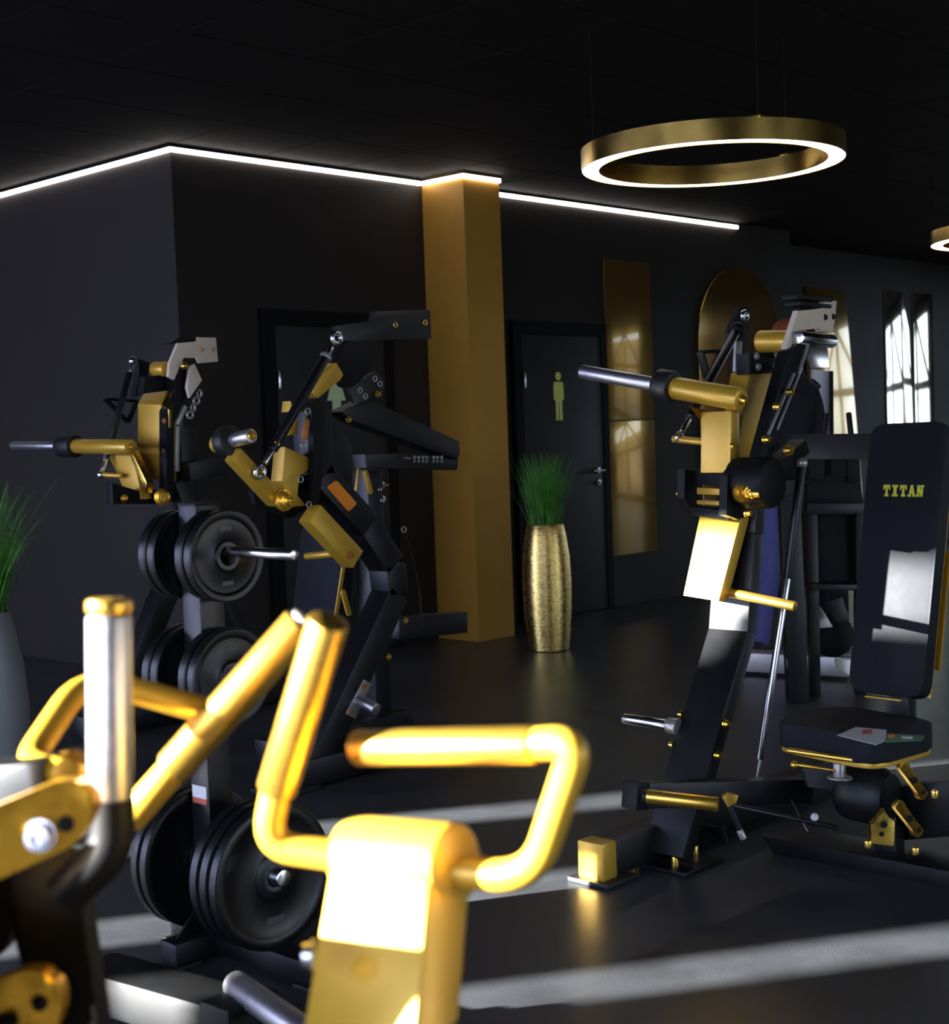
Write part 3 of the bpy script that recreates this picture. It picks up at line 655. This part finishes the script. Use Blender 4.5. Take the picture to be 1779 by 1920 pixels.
for x, h in ((760, 4), (766, 4), (776, 9), (784, 9), (792, 10), (799, 8), (812, 9), (819, 10), (827, 9)):
    if x < 770: a_plate(mb, pl([(x-3, 857+(x-760)*.3), (x+4, 857+(x-760)*.3), (x+4, 859+(x-760)*.3), (x-3, 859+(x-760)*.3)], pv, 4.428), -EV*.001, 0)
    else:
        a_plate(mb, pl([(x-2, 856), (x+3, 854), (x+4, 857), (x+1, 861), (x+4, 864), (x, 868), (x-2, 866), (x+1, 862), (x-2, 859)], pv, 4.428), -EV*.001, 0)
mk('worn_print', mb, M_GREY, ls, False)['kind'] = 'stuff'
plate('spine_plate', pl([(584, 752), (600, 748), (612, 766), (604, 891), (598, 950), (584, 948), (590, 880)], pv, 4.30), EV*.03, M_BLKM, Mm, .003)
bx = plate('center_housing', pl([(609, 767), (638, 790), (660, 838), (664, 880), (656, 902), (601, 892)], pv, 4.36), EV*.11, M_BLK, Mm, .005)
st = plate('warning_sticker', rounded(pl([(612, 913), (630, 900), (669, 944), (653, 960)], pv, 4.324), .012), -EV*.002, M_OSTK, Mm, 0)
rplate('copper_slot', pv(574, 792, 4.298), pv(571, 818, 4.298), .03, .003, -EV, M_COPP, Mm, .001)
for x, y in ((577, 771), (569, 835), (564, 899), (579, 946)): torus('bolt_ring', pv(x, y, 4.295), EV, .011, .003, M_GREY, Mm)
plate('gold_wedge', pl([(539, 817), (558, 777), (558, 813)], pv, 4.34), EV*.05, M_GOLD, Mm, .002)
plate('gold_wedge', pl([(545, 752), (552, 766), (543, 772)], pv, 4.34), EV*.05, M_GOLD, Mm, .002)
plate('gold_column', pl([(535, 838), (580, 858), (578, 884), (560, 890), (556, 930), (576, 948), (552, 950), (529, 902)], pv, 4.34), EV*.07, M_GOLD, Mm, .004)
plate('fork_cheek', pl([(474, 921), (530, 905), (576, 885), (590, 905), (586, 950), (545, 972), (480, 945)], pv, 4.40), EV*.03, M_BLKM, Mm, .003)
beam('gold_arm', pv(436, 852, 4.27), pv(516, 938, 4.30), .05, .06, M_GOLD, Mm, EV, .005)
hP = pv(404, 834, 4.38); hT = pu(472, 817, hP.x)
horn(Mm, hP, hT, .22, .48, .032, .056, .026)
bolt(hT, -EV, .016, M_GOLDT, Mm, .006)
knob(Mm, pv(530, 938, 4.27), -EV, .042)
la2 = beam('lower_arm', pv(580, 962, 4.28), pv(661, 1049, 4.28), .07, .085, M_GOLD, Mm, EV, .006)
bolt(pv(656, 1041, 4.243), -EV, .013, M_COPP, la2)
hh = pv(628, 1038, 4.31); cyl('handle', hh, pu(574, 1043, hh.x), .0145, M_GOLD, Mm)
mpad = pad('backrest_pad', rounded(pl([(566, 985), (648, 1005), (628, 1245), (540, 1230)], pu, 4.25), .04), EU*.06, M_VINYL, Mm, .016)
beam('pad_gold_edge', pu(645, 1055, 4.24), pu(629, 1160, 4.24), .006, .02, M_GOLD, Mm, EV, .001)
rplate('gold_link', pv(683, 886, 4.5), pv(692, 922, 4.5), .022, .012, -EV, M_GOLD, Mm); beam('gold_edge', pv(673, 868, 4.5), pv(665, 932, 4.5), .007, .012, M_GOLD, Mm, EU, .001)
rplate('gold_link', pv(641, 1110, 4.6), pv(652, 1150, 4.6), .022, .012, -EV, M_GOLD, Mm); rplate('gold_link', pv(610, 1290, 4.5), pv(624, 1304, 4.5), .03, .012, -EV, M_GOLD, Mm)
e0 = pv(757, 993, 4.36); torus('cord_eye', e0, EV, .012, .003, M_GREY, Mm); pipe('cord', [e0+Vector((0, 0, -.012)), pv(770, 1030, 4.37), pv(786, 1105, 4.38), pv(792, 1180, 4.38)], .0045, M_CORD, Mm, .05, 8)
for x, y in ((712, 918), (717, 938)): torus('small_ring', pv(x, y, 4.5), EV, .008, .002, M_CHR, Mm)
seat2 = pad('seat_pad', rounded([Vector((3.75, 4.55, .42)), Vector((3.75, 4.95, .42)), Vector((4.2, 4.95, .42)), Vector((4.2, 4.55, .42))], .07), (0, 0, .075), M_VINYL, Mm, .02)
beam('seat_post', (4.0, 4.75, .11), (4.0, 4.75, .42), .09, .09, M_BLK, Mm, EV); box('center_rail', (3.7, 4.69, .01), (4.5, 4.81, .115), M_BLK, Mm, .006)
beam('rear_post', (4.36, 4.78, .1), (4.36, 4.78, 1.2), .1, .09, M_BLK, Mm, EV)
# ================================================================== left press machine (farther away)
Lm = thing('press_machine', 'distant gold press machine arm with level weight horn at left', 'gym machine', (4.1, 5.9, 0), 'black and gold press machines')
P = pv(246, 838, 5.85); T = pu(24, 835, P.x)
horn(Lm, P, T, .44, .56, .036, .056, .0205)
plate('gold_arm', [pu(203, 853, 3.93), pu(247, 853, 3.93), pu(268, 936, 3.93), pu(240, 936, 3.93)], (.05, 0, 0), M_GOLD, Lm, .004)
plate('gold_arm_edge', [pu(240, 845, 3.925), pu(246, 845, 3.925), pu(275, 905, 3.925), pu(272, 925, 3.925)], (.04, 0, 0), M_GOLDT, Lm, .001)
gpl = plate('gold_frame_beam', [pu(258, 757, 4.05), pu(302, 759, 4.05), pu(302, 904, 4.05), pu(258, 888, 4.05)], (.09, 0, 0), M_GOLD, Lm, .004)
plate('gold_frame_slope', [pu(258, 758, 4.05), pu(302, 760, 4.05), pu(312, 733, 4.13), pu(269, 738, 4.13)], (.08, 0, 0), M_GOLD, Lm, .002)
for y in (789, 845): bolt(pu(309, y, 4.03), -EU, .010, M_COPP, gpl)
plate('brass_edge', [pu(303, 760, 4.04), pu(316, 768, 4.04), pu(315, 900, 4.04), pu(303, 900, 4.04)], (.02, 0, 0), M_GOLDL, Lm, .002)
plate('brass_edge_slope', [pu(303, 757, 4.04), pu(316, 766, 4.04), pu(329, 738, 4.1), pu(322, 728, 4.1)], (.02, 0, 0), M_GOLDL, Lm, .002)
lr = plate('reach_bracket', pl([(334, 643), (368, 641), (371, 632), (405, 633), (409, 678), (374, 681), (370, 670), (344, 670), (327, 712), (316, 706), (318, 681)], pv, 5.78), EV*.02, M_CREAM, Lm, .002)
for x, y in ((377, 655), (399, 655)): cyl('bolt', pv(x, y, 5.78), pv(x, y, 5.777), .012, M_COPP, lr, seg=6, b=.001)
plate('top_plate', pl([(318, 644), (334, 634), (368, 633), (368, 641), (334, 643)], pv, 5.79), EV*.08, M_BLKM, Lm, .001)
plate('shield_plate', pl([(357, 686), (365, 682), (379, 713), (356, 746), (351, 726)], pv, 5.76), EV*.02, M_CREAM, Lm, .002)
for k in range(4):
    c = lerp(pv(374, 738, 5.77), pv(356, 778, 5.77), k/3); torus('chain_link', c, EV if k % 2 else EU, .016, .006, M_GREY, Lm)
plate('black_spine', pl([(322, 694), (336, 684), (350, 690), (349, 742), (326, 793), (326, 940), (312, 940), (312, 770), (330, 736)], pv, 5.80), EV*.06, M_BLKM, Lm, .003)
beam('spine_edge', pv(333, 800, 5.79), pv(332, 884, 5.79), .02, .012, M_GREY, Lm, EU, .001); beam('spine_edge', pv(348, 762, 5.79), pv(332, 796, 5.79), .02, .012, M_GREY, Lm, EU, .001)
bl = ball('brass_knob', pv(345, 686, 5.76), .018, M_GOLDT, Lm)
cP = pv(314, 692, 5.82); cyl('bearing_housing', cP, pu(291, 692, cP.x), .036, M_GOLD, Lm, seg=28)
plate('bearing_block', pl([(272, 706), (314, 703), (314, 732), (268, 738)], pv, 5.86), EV*.05, M_BLKM, Lm)
l0, l1 = pv(249, 677, 6.12), pv(190, 890, 6.12)
ball('rod_end', l0, .022, M_CHR, Lm); cyl('rod_neck', l0, lerp(l0, l1, .12), .012, M_CHR, Lm); cyl('link_rod', lerp(l0, l1, .1), lerp(l0, l1, .86), .017, M_BLK, Lm); ball('rod_end', l1, .022, M_CHR, Lm); cyl('rod_neck', lerp(l0, l1, .84), l1, .012, M_CHR, Lm)
cyl('link_pin', l1, pv(228, 892, 6.0), .012, M_GOLD, Lm)
tri = pl([(197, 748), (256, 752), (240, 792)], pv, 6.2); tb = bmesh.new()
for a, b_ in ((0, 1), (1, 2), (2, 0)): a_beam(tb, tri[a], tri[b_], .03, .014, EV, .003)
mk('triangle_bracket', tb, M_BLKM, Lm)
plate('upper_strut', pl([(258, 672), (280, 680), (276, 735), (252, 745), (262, 700)], pv, 6.05), EV*.04, M_BLKM, Lm)
plate('fork_cheek', pl([(210, 905), (270, 925), (300, 918), (322, 925), (318, 945), (212, 945)], pv, 5.9), EV*.05, M_BLKM, Lm, .003)
knob(Lm, pv(305, 932, 5.84), Vector((-.6, -1, 0)), .042); knob(Lm, pv(232, 934, 5.88), -EV, .018)
beam('rear_frame', pv(345, 885, 5.85), pv(420, 870, 5.85), .09, .09, M_BLK, Lm, EV)
beam('post', pv(342, 800, 5.93), pv(352, 1000, 5.93), .1, .1, M_BLK, Lm, EV)
lp = pv(352, 1000, 5.93); beam('post', lp, Vector((3.75, 5.93, .06)), .1, .1, M_BLK, Lm, EV)
box('base_rail', (3.55, 5.87, .01), (4.8, 5.99, .115), M_BLK, Lm, .006); beam('strut', pv(330, 900, 5.9), Vector((4.6, 5.9, .1)), .08, .08, M_BLK, Lm, EV)
# ================================================================== plate tree and its plates
TU, TV = 2.27, 3.14
tr = thing('plate_tree', 'black weight plate tree with chrome pegs standing between the machines', 'weight rack', (TU, TV, 0))
pst = beam('post', (TU, TV, .06), (TU, TV, 1.185), .078, .078, M_BLK, tr, EV, .005)
box('top_cap', (TU-.041, TV-.041, 1.183), (TU+.041, TV+.041, 1.19), M_BLKM, pst, .002)
plate('label', [(TU-.0395, TV+.03, .42), (TU-.0395, TV-.03, .42), (TU-.0395, TV-.03, .452), (TU-.0395, TV+.03, .452)], (-.001, 0, 0), M_WHITE, pst, 0)
plate('label', [(TU-.0395, TV+.03, .405), (TU-.0395, TV-.03, .405), (TU-.0395, TV-.03, .42), (TU-.0395, TV+.03, .42)], (-.001, 0, 0), M_RED, pst, 0)
for mn, mx in (((TU-.16, TV-.035, .012), (TU+.45, TV+.035, .07)), ((TU-.035, TV-.42, .012), (TU+.035, TV+.17, .069))):
    box('base_rail', mn, mx, M_BLK, tr, .005)
for du, dv in ((-.13, 0), (.43, 0), (0, -.40), (0, .145)): box('rubber_foot', (TU+du-.045, TV+dv-.045, 0), (TU+du+.045, TV+dv+.045, .0125), M_RUB, tr, .003)
plate('gusset', [(TU-.04, TV, .07), (TU-.13, TV, .07), (TU-.04, TV, .16)], (0, .008, 0), M_BLK, tr, .001)
pegz = (1.065, .745, .25)
for z, L in zip(pegz, (.34, .19, .245)):
    for s in (-1, 1):
        c = Vector((TU, TV+s*.04, z)); L = L if s < 0 else .17; k = cyl('peg', c, c+EV*(s*L), .0225 if z < 1 else .0135, M_CHR, tr, seg=24); cyl('peg_flange', c, c+EV*(s*.012), .05, M_BLK, k)
def plate_mesh(r, th):
    b = bmesh.new(); h = .026
    prof = [(0, h), (0, r*.30), (th*.12, r*.33), (th*.2, r*.36), (th*.2, r*.80), (th*.05, r*.84), (0, r*.88), (0, r*.97), (th*.12, r), (th*.88, r), (th, r*.97), (th, r*.88), (th*.95, r*.84), (th*.8, r*.80), (th*.8, r*.36), (th*.88, r*.33), (th, r*.30), (th, h), (0, h)]
    a_rev(b, (0, 0, 0), -EV, prof, 56)
    bmesh.ops.recalc_face_normals(b, faces=b.faces)
    me = bpy.data.meshes.new('weight_plate'); b.to_mesh(me); b.free(); me.materials.append(M_PLATE)
    me.polygons.foreach_set('use_smooth', [True]*len(me.polygons)); me.set_sharp_from_angle(angle=math.radians(35)); return me
def hub_mesh(r, th):
    b = bmesh.new(); a_rev(b, (0, 0, 0), -EV, [(-.001, .0255), (-.001, .036), (th+.001, .036), (th+.001, .0255), (-.001, .0255)], 32)
    bmesh.ops.recalc_face_normals(b, faces=b.faces)
    me = bpy.data.meshes.new('hub_ring'); b.to_mesh(me); b.free(); me.materials.append(M_MID); me.polygons.foreach_set('use_smooth', [True]*len(me.polygons)); me.set_sharp_from_angle(angle=math.radians(35)); return me
def mark_mesh(r, th):
    b = bmesh.new()
    for s in (-1, 1):
        for k in range(5):
            a = (k-2)*.10; e = Vector((math.sin(a), 0, s*math.cos(a))); c = e*(r*.60) - EV*(th*.8+.0006); t = Vector((e.z, 0, -e.x))
            a_plate(b, [c-t*r*.035-e*r*.05, c+t*r*.03-e*r*.05, c+t*r*.035+e*r*.05, c-t*r*.02+e*r*.04], -EV*.0006, 0)
    me = bpy.data.meshes.new('plate_marking'); b.to_mesh(me); b.free(); me.materials.append(M_MID); return me
PM = {}
for r, th in ((.118, .030), (.125, .030), (.185, .031)): PM[r] = (plate_mesh(r, th), hub_mesh(r, th), mark_mesh(r, th), th)
def lev_z(z): return z < 1
def wplate(r, s, z, off, label):
    me, hm, mm, th = PM[r]
    o = bpy.data.objects.new('weight_plate', me); COL.objects.link(o)
    o.location = (TU, TV + (s*off if s < 0 else off+th), z-(.003 if lev_z(z) else .0118))
    tag(o, label, 'weight plate', 'weight plates on the tree')
    for nm, m_ in (('hub_ring', hm), ('marking', mm)):
        c = bpy.data.objects.new(nm, m_); COL.objects.link(c); c.parent = o
        if nm == 'marking': c['kind'] = 'stuff'
    return o
D = {(0, -1): 'on the upper right peg of the plate tree', (0, 1): 'on the upper left peg of the plate tree', (1, -1): 'on the middle right peg of the plate tree', (1, 1): 'on the middle left peg of the plate tree', (2, -1): 'on the lowest right peg of the plate tree', (2, 1): 'on the lowest left peg of the plate tree'}
SZ = ('small', 'mid-sized', 'large')
for (lev, s), cnt in (((0, -1), 2), ((0, 1), 2), ((1, -1), 2), ((1, 1), 2), ((2, -1), 3), ((2, 1), 2)):
    r = (.118, .125, .185)[lev]; th = PM[r][3]; off = .14 if (lev, s) == (2, -1) else .046
    names = {2: ('inner', 'outer'), 3: ('innermost', 'center', 'outermost')}[cnt]
    for k in range(cnt):
        wplate(r, s, pegz[lev], off, '%s black rubber weight plate, %s one %s' % (SZ[lev], names[k], D[(lev, s)])); off += th+.009
# ================================================================== foreground lever machine
Fm = thing('lever_machine', 'sunlit gold lever machine with looped grips in the blurred foreground', 'gym machine', (.9, 1.3, 0))
d0 = 1.50
# right lever: gold box head with two looped handles
A0, A1, B0, B1 = at(618, 1610, 1.54), at(806, 1628, 1.46), at(562, 1945, 1.46), at(775, 1955, 1.38)
dep = (CR*.62+FW*.85).normalized()*.075
lev = plate('lever_box', [A0, A1, B1, B0], dep, M_GOLD, Fm, .010)
top0, top1 = lerp(A0, A1, -.02)+dep*.5, lerp(A0, A1, 1.04)+dep*.5
ax = (top1-top0).normalized()
cyl('lever_head', top0-ZUP*.004, top1-ZUP*.004, .043, M_GOLD, Fm, seg=40, b=.006)
beam('lever_shaft', lerp(B0, B1, .5)+dep*.5, Vector((1.02, .83, .12)), .10, .07, M_GOLD, Fm, ax, .008)
bolt(at(589, 1790, 1.44), -CR, .012, M_CHR, lev)
pipe('handle_loop', [at(838, 1632, 1.50), at(1000, 1648, 1.46), at(1086, 1390, 1.40), at(985, 1396, 1.44)], .0165, M_GOLD, Fm, .075, 24)
cyl('hand_grip', at(1003, 1397, 1.43), at(668, 1402, 1.55), .0188, M_GOLDA, Fm, seg=32)
pipe('handle_loop', [at(690, 1612, 1.545), at(498, 1585, 1.56), at(520, 1470, 1.55)], .0165, M_GOLD, Fm, .05, 24)
cyl('hand_grip', at(519, 1482, 1.55), at(616, 1163, 1.48), .0215, M_GOLDA, Fm, seg=32)
# left lever: slotted plate, looped handle and grip
pipe('handle_loop', [at(120, 1450, 1.62), at(48, 1432, 1.66), at(158, 1268, 1.80), at(420, 1342, 1.86)], .0165, M_GOLD, Fm, .06, 24)
cyl('hand_grip', at(322, 1443, 1.82), at(566, 1168, 1.80), .0245, M_GOLDA, Fm, seg=32)
g = cyl('grip_core', at(566, 1168, 1.80), at(575, 1157, 1.80), .018, M_STEEL, Fm, seg=24)
cyl('grip_sleeve', at(240, 1538, 1.83), at(336, 1428, 1.82), .021, M_GOLD, Fm, seg=28, r2=.0195)
plate('lever_bracket', rounded([at(72, 1430, 1.64), at(110, 1412, 1.64), at(172, 1440, 1.64), at(178, 1490, 1.64), at(140, 1512, 1.64), at(96, 1498, 1.64)], .012), FW*.05, M_GOLD, Fm, .006)
sp = plate('slotted_arm', rounded([at(-90, 1545, 1.48), at(112, 1462, 1.52), at(165, 1470, 1.53), at(180, 1515, 1.53), at(150, 1580, 1.53), at(-90, 1690, 1.48)], .03), FW*.03, M_ORNG, Fm, .006)
cyl('hole', at(124, 1545, 1.522), at(124, 1545, 1.5185), .0085, M_BLKM, sp)
bolt(at(75, 1566, 1.511), -FW, .014, M_CHR, sp)
box_ = beam('grey_housing', at(-60, 1475, 1.66), at(92, 1462, 1.62), .05, .06, M_BLK, Fm, ZUP, .004)
# chrome horn, bent foot of it, post
hb, ht = at(207, 1500, 1.60), at(204, 1152, 1.60)
cyl('weight_horn', hb, ht, .0245, M_STEEL, Fm, seg=40)
cap = cyl('horn_cap', ht, at(204, 1121, 1.60), .0255, M_GOLDA, Fm, seg=40, b=.006)
ball('cap_pin', at(214, 1127, 1.585), .0045, M_GOLDT, cap)
pipe('horn_bend', [at(208, 1500, 1.60), at(212, 1590, 1.60), at(150, 1650, 1.60), at(120, 1680, 1.60)], .0245, M_BLKM, Fm, .05, 24)
beam('post', at(90, 1600, 1.66), at(146, 2010, 1.60), .075, .06, M_BLKM, Fm, CR, .006)
beam('post_foot', at(146, 2010, 1.60), Vector((.72, 1.35, .04)), .075, .06, M_BLK, Fm, CR, .006)
plate('gold_fin', [at(128, 1620, 1.64), at(176, 1640, 1.64), at(150, 1725, 1.64), at(140, 1700, 1.64)], FW*.02, M_GOLD, Fm, .002)
ball('gold_pivot', at(141, 1640, 1.60), .012, M_ORNG, Fm)
sp2 = plate('slotted_arm', rounded([at(-80, 1870, 1.50), at(50, 1818, 1.52), at(100, 1830, 1.53), at(120, 1880, 1.53), at(95, 1960, 1.53), at(-80, 2010, 1.5)], .03), FW*.03, M_ORNG, Fm, .006)
cyl('hole', at(75, 1881, 1.522), at(75, 1881, 1.5185), .0085, M_BLKM, sp2)
rplate('slot', at(-20, 1930, 1.508), at(22, 1912, 1.512), .016, .003, -FW, M_BLKM, sp2, .001)
padf = pad('side_pad', rounded([at(-80, 1610, 1.75), at(55, 1640, 1.75), at(5, 1800, 1.75), at(-80, 1800, 1.75)], .02), FW*.04, M_VINYL, Fm, .012)
cyl('strut', at(36, 1690, 1.66), at(75, 1850, 1.63), .014, M_BLK, Fm)
box('base_rail', (.55, 1.28, .0), (1.6, 1.42, .08), M_BLK, Fm, .008); box('base_rail', (.95, .55, .0), (1.09, 1.5, .078), M_BLK, Fm, .008)
plate('lever_shade', [at(-60, 1690, 1.30), at(-60, 1680, 1.54), Vector((at(-60, 1600, 1.54).x, at(-60, 1600, 1.54).y, .08)), Vector((at(-60, 1610, 1.30).x, at(-60, 1610, 1.30).y, .08))], -CR*.02, M_BLK, Fm, .004)  # unseen panel added to shadow the lower lever box
plate('post_shade', [at(-60, 1555, 1.545), at(-60, 1555, 1.76), Vector((at(-60, 1600, 1.76).x, at(-60, 1600, 1.76).y, .08)), Vector((at(-60, 1600, 1.545).x, at(-60, 1600, 1.545).y, .08))], -CR*.02, M_BLK, Fm, .004)  # unseen panel added to shadow the post and horn bend
# bench in the low foreground: dark steel beam and chrome roller
bn_ = thing('low_bench_frame', 'dark steel beam and chrome roller low at the bottom left', 'gym machine', (1.9, 2.6, 0))
fr = beam('beam', pz(172, 1834, .07), pz(440, 1910, .07), .10, .14, M_BLKM, bn_, ZUP, .022)
beam('beam_plate', pz(258, 1808, .10), pz(345, 1836, .10), .012, .05, M_STEEL, bn_, ZUP, .003)
beam('beam_end', pz(425, 1908, .07), pz(480, 1928, .07), .125, .15, M_BLKM, bn_, ZUP, .01)
cyl('roller', pz(440, 1845, .14), pz(640, 1985, .14), .031, M_STEEL, bn_, seg=32)
for p in (pz(215, 1846, .05), pz(425, 1908, .05), pz(640, 1985, .1)): beam('leg', Vector((p.x, p.y, .0)), Vector((p.x, p.y, p.z)), .06, .06, M_BLK, bn_, EU, .004)
beam('link_rail', pz(440, 1912, .04), pz(640, 1985, .04), .05, .04, M_BLK, bn_, ZUP, .004)
# ================================================================== cardio machine behind the right press
Dm = 7.0
Cm = thing('cardio_machine', 'black cardio machine with upright handles behind the right press machine', 'gym machine', at(1540, 1240, 7.4)*1.0)
Cm.location.z = 0
def vplate(nm, pts, d, th, m, par, bev=.004): return plate(nm, pl(pts, at, d), FH*th, m, par, bev)
fz = lambda x, d: Vector((at(x, 1000, d).x, at(x, 1000, d).y, 0))
beam('post', at(1478, 928, 7.0), fz(1487, 7.0), .095, .09, M_BLK, Cm, RH)
vplate('console', [(1516, 905), (1530, 893), (1600, 893), (1614, 905), (1618, 946), (1512, 948)], 7.1, .08, M_BLKM, Cm)
beam('console_edge', at(1508, 952, 7.05), at(1620, 952, 7.05), .05, .12, M_BLK, Cm, ZUP)
vplate('cabinet', [(1514, 965), (1612, 965), (1606, 1090), (1518, 1090)], 7.2, .25, M_BLKM, Cm)
beam('shelf', at(1514, 1097, 7.15), at(1606, 1098, 7.15), .03, .2, M_BLK, Cm, ZUP)
beam('upright', at(1530, 850, 7.1), at(1528, 900, 7.1), .075, .05, M_BLKM, Cm, RH); beam('upright', at(1597, 850, 7.1), at(1600, 905, 7.1), .06, .05, M_BLKM, Cm, RH)
for a, b_ in (((1551, 777), (1540, 850)), ((1591, 775), (1599, 850)), ((1522, 715), (1534, 725))): cyl('handle', at(*a, 7.2), at(*b_, 7.1), .014, M_RUB, Cm)
beam('crank', at(1565, 1122, 7.1), at(1580, 1165, 7.1), .06, .05, M_BLK, Cm, RH); vplate('lower_cover', [(1516, 1130), (1540, 1140), (1562, 1176), (1518, 1180)], 7.25, .2, M_GREY, Cm)
rev('flywheel', at(1556, 1190, 7.4), -FW, cprof(.06, .11, b=.01), M_COPP if False else M_BLKM, Cm, 36)
beam('leg', at(1520, 955, 7.15), fz(1520, 7.15), .05, .06, M_BLK, Cm, RH); beam('leg', at(1612, 955, 7.15), fz(1606, 7.15), .05, .06, M_BLK, Cm, RH)
b0, b1 = pz(1400, 1238, .07), pz(1640, 1250, .07); beam('base', b0, b1, .14, .1, M_GREY, Cm, EU)
bx0 = Vector((b0.x, b0.y, 0)); beam('base_foot', bx0+Vector((0, 0, .0)), bx0+Vector((0, 0, .03)), .12, .12, M_RUB, Cm)
for a in (1490, 1582): vplate('lit_patch', [(a-16, 1236), (a+12, 1237), (a+24, 1272), (a+10, 1266), (a-14, 1252)], 7.0, .02, M_GREY, Cm, .002)  # grey plates in place of sunlit reflections on the base
# bright mirror reflection beside it, built as a solid silver panel
refl = thing('reflection_stand', 'slim silver panel imitating a mirror reflection, half hidden behind the gold arm', 'stand', at(1544, 1150, 9.0))
refl.location.z = 0
q = pl([(1524, 692), (1557, 696), (1560, 815), (1524, 815)], at, 9.0); plate('reflected_sheet', q, FH*.06, M_WHITE, refl, .004)
q = pl([(1504, 652), (1552, 650), (1556, 690), (1520, 690)], at, 9.02); plate('reflected_foil', q, FH*.05, M_CHR, refl, .01)
beam('stand_frame', at(1558, 696, 8.98), at(1561, 1150, 8.98), .02, .04, M_BLKM, refl, RH); vb2 = at(1544, 815, 9.05); beam('stand_post', vb2, Vector((vb2.x, vb2.y, 0)), .25, .06, M_BLKM, refl, RH)
# ================================================================== person behind the arm
Pm = thing('person', 'person in dark jacket and blue jeans standing behind the gold arm', 'person', (pz(1440, 1228, 0).x, pz(1440, 1228, 0).y, 0))
dP = pz(1428, 1226, 0); DD = (dP-EYE).dot(FW)
def J(x, y, dd=0.0): return at(x, y, DD+dd)
def skin(name, joints, edges, m, parent, root=0):
    me = bpy.data.meshes.new(name); me.from_pydata([tuple(j[0]) for j in joints], edges, []); me.materials.append(m)
    o = bpy.data.objects.new(name, me); COL.objects.link(o)
    md = o.modifiers.new('skin', 'SKIN'); md.use_smooth_shade = True
    for i, j in enumerate(joints):
        r = j[1]; me.skin_vertices[0].data[i].radius = r if isinstance(r, tuple) else (r, r); me.skin_vertices[0].data[i].use_root = (i == root)
    sd = o.modifiers.new('sub', 'SUBSURF'); sd.levels = 2; sd.render_levels = 2
    dg = bpy.context.evaluated_depsgraph_get(); ev = o.evaluated_get(dg); nm = bpy.data.meshes.new_from_object(ev)
    o.modifiers.clear(); o.data = nm; nm.materials.clear(); nm.materials.append(m)
    nm.polygons.foreach_set('use_smooth', [True]*len(nm.polygons)); adopt(o, parent); return o
hipc = J(1464, 900)
body = skin('body', [(J(1474, 905), (.15, .12)), (J(1480, 850), (.145, .11)), (J(1487, 775), (.17, .12)), (J(1488, 728), (.13, .10)), (J(1484, 700), .06), (J(1482, 682), .058), (J(1480, 660), (.078, .098)), (J(1479, 630), (.075, .095)), (J(1479, 614), (.045, .06)),
    (J(1522, 742, -.05), .065), (J(1534, 800, -.05), .055), (J(1520, 850, -.12), .045), (J(1505, 872, -.2), .035), (J(1497, 880, -.24), .025),
    (J(1455, 742, .05), .065), (J(1446, 805, .05), .055), (J(1452, 862, -.08), .045), (J(1450, 885, -.12), .03)],
    [(0, 1), (1, 2), (2, 3), (3, 4), (4, 5), (5, 6), (6, 7), (7, 8), (3, 9), (9, 10), (10, 11), (11, 12), (12, 13), (3, 14), (14, 15), (15, 16), (16, 17)], M_COAT, Pm)
body.data.materials.append(M_SKIN)
zc = J(1484, 692).z
for p in body.data.polygons:
    c = body.matrix_local @ p.center + Pm.location
    if c.z > zc: p.material_index = 1
jeans = skin('jeans', [(J(1468, 912), (.15, .12)), (J(1446, 945, -.03), (.10, .10)), (J(1444, 1070, -.06), .075), (J(1432, 1140, -.03), .06), (J(1424, 1216, .0), .058),
    (J(1482, 950, .05), (.10, .10)), (J(1480, 1075, .05), .075), (J(1474, 1150, .08), .06), (J(1470, 1216, .1), .058)], [(0, 1), (1, 2), (2, 3), (3, 4), (0, 5), (5, 6), (6, 7), (7, 8)], M_JEAN, Pm)
for x, y, o_ in ((1422, 1222, 0), (1468, 1220, .1)):
    c = J(x, y, o_); c.z = .0; s_ = skin('shoe', [(c+Vector((.06, .02, .05)), (.045, .045)), (c+Vector((-.04, -.02, .045)), (.05, .04)), (c+Vector((-.14, -.06, .035)), (.048, .03)), (c+Vector((-.19, -.08, .03)), (.03, .022))], [(0, 1), (1, 2), (2, 3)], M_SHOE, Pm)
hc = J(1480, 640, .02); hair = ball('hair', hc+Vector((0.02, .02, .035)), .104, M_HAIR, Pm, 24)
fdir = Vector((-.8, -.6, 0)).normalized(); fc = J(1480, 645)
nb = bmesh.new(); a_rev(nb, fc+fdir*.085+Vector((0, 0, -.01)), fdir+Vector((0, 0, -.3)), [(-.02, .0), (-.01, .014), (.015, .012), (.03, 0)], 10); mk('nose', nb, M_SKIN, Pm)
for s in (-1, 1):
    sd = fdir.cross(ZUP)*s; ball('eye', fc+fdir*.082+sd*.032+Vector((0, 0, .015)), .011, M_WHITE, Pm, 10); ball('ear', fc+sd*.082, .022, M_SKIN, Pm, 10)
beam('mouth', fc+fdir*.094+fdir.cross(ZUP)*.022+Vector((0, 0, -.055)), fc+fdir*.094-fdir.cross(ZUP)*.022+Vector((0, 0, -.055)), .008, .006, M_COPP, Pm, ZUP, .001)
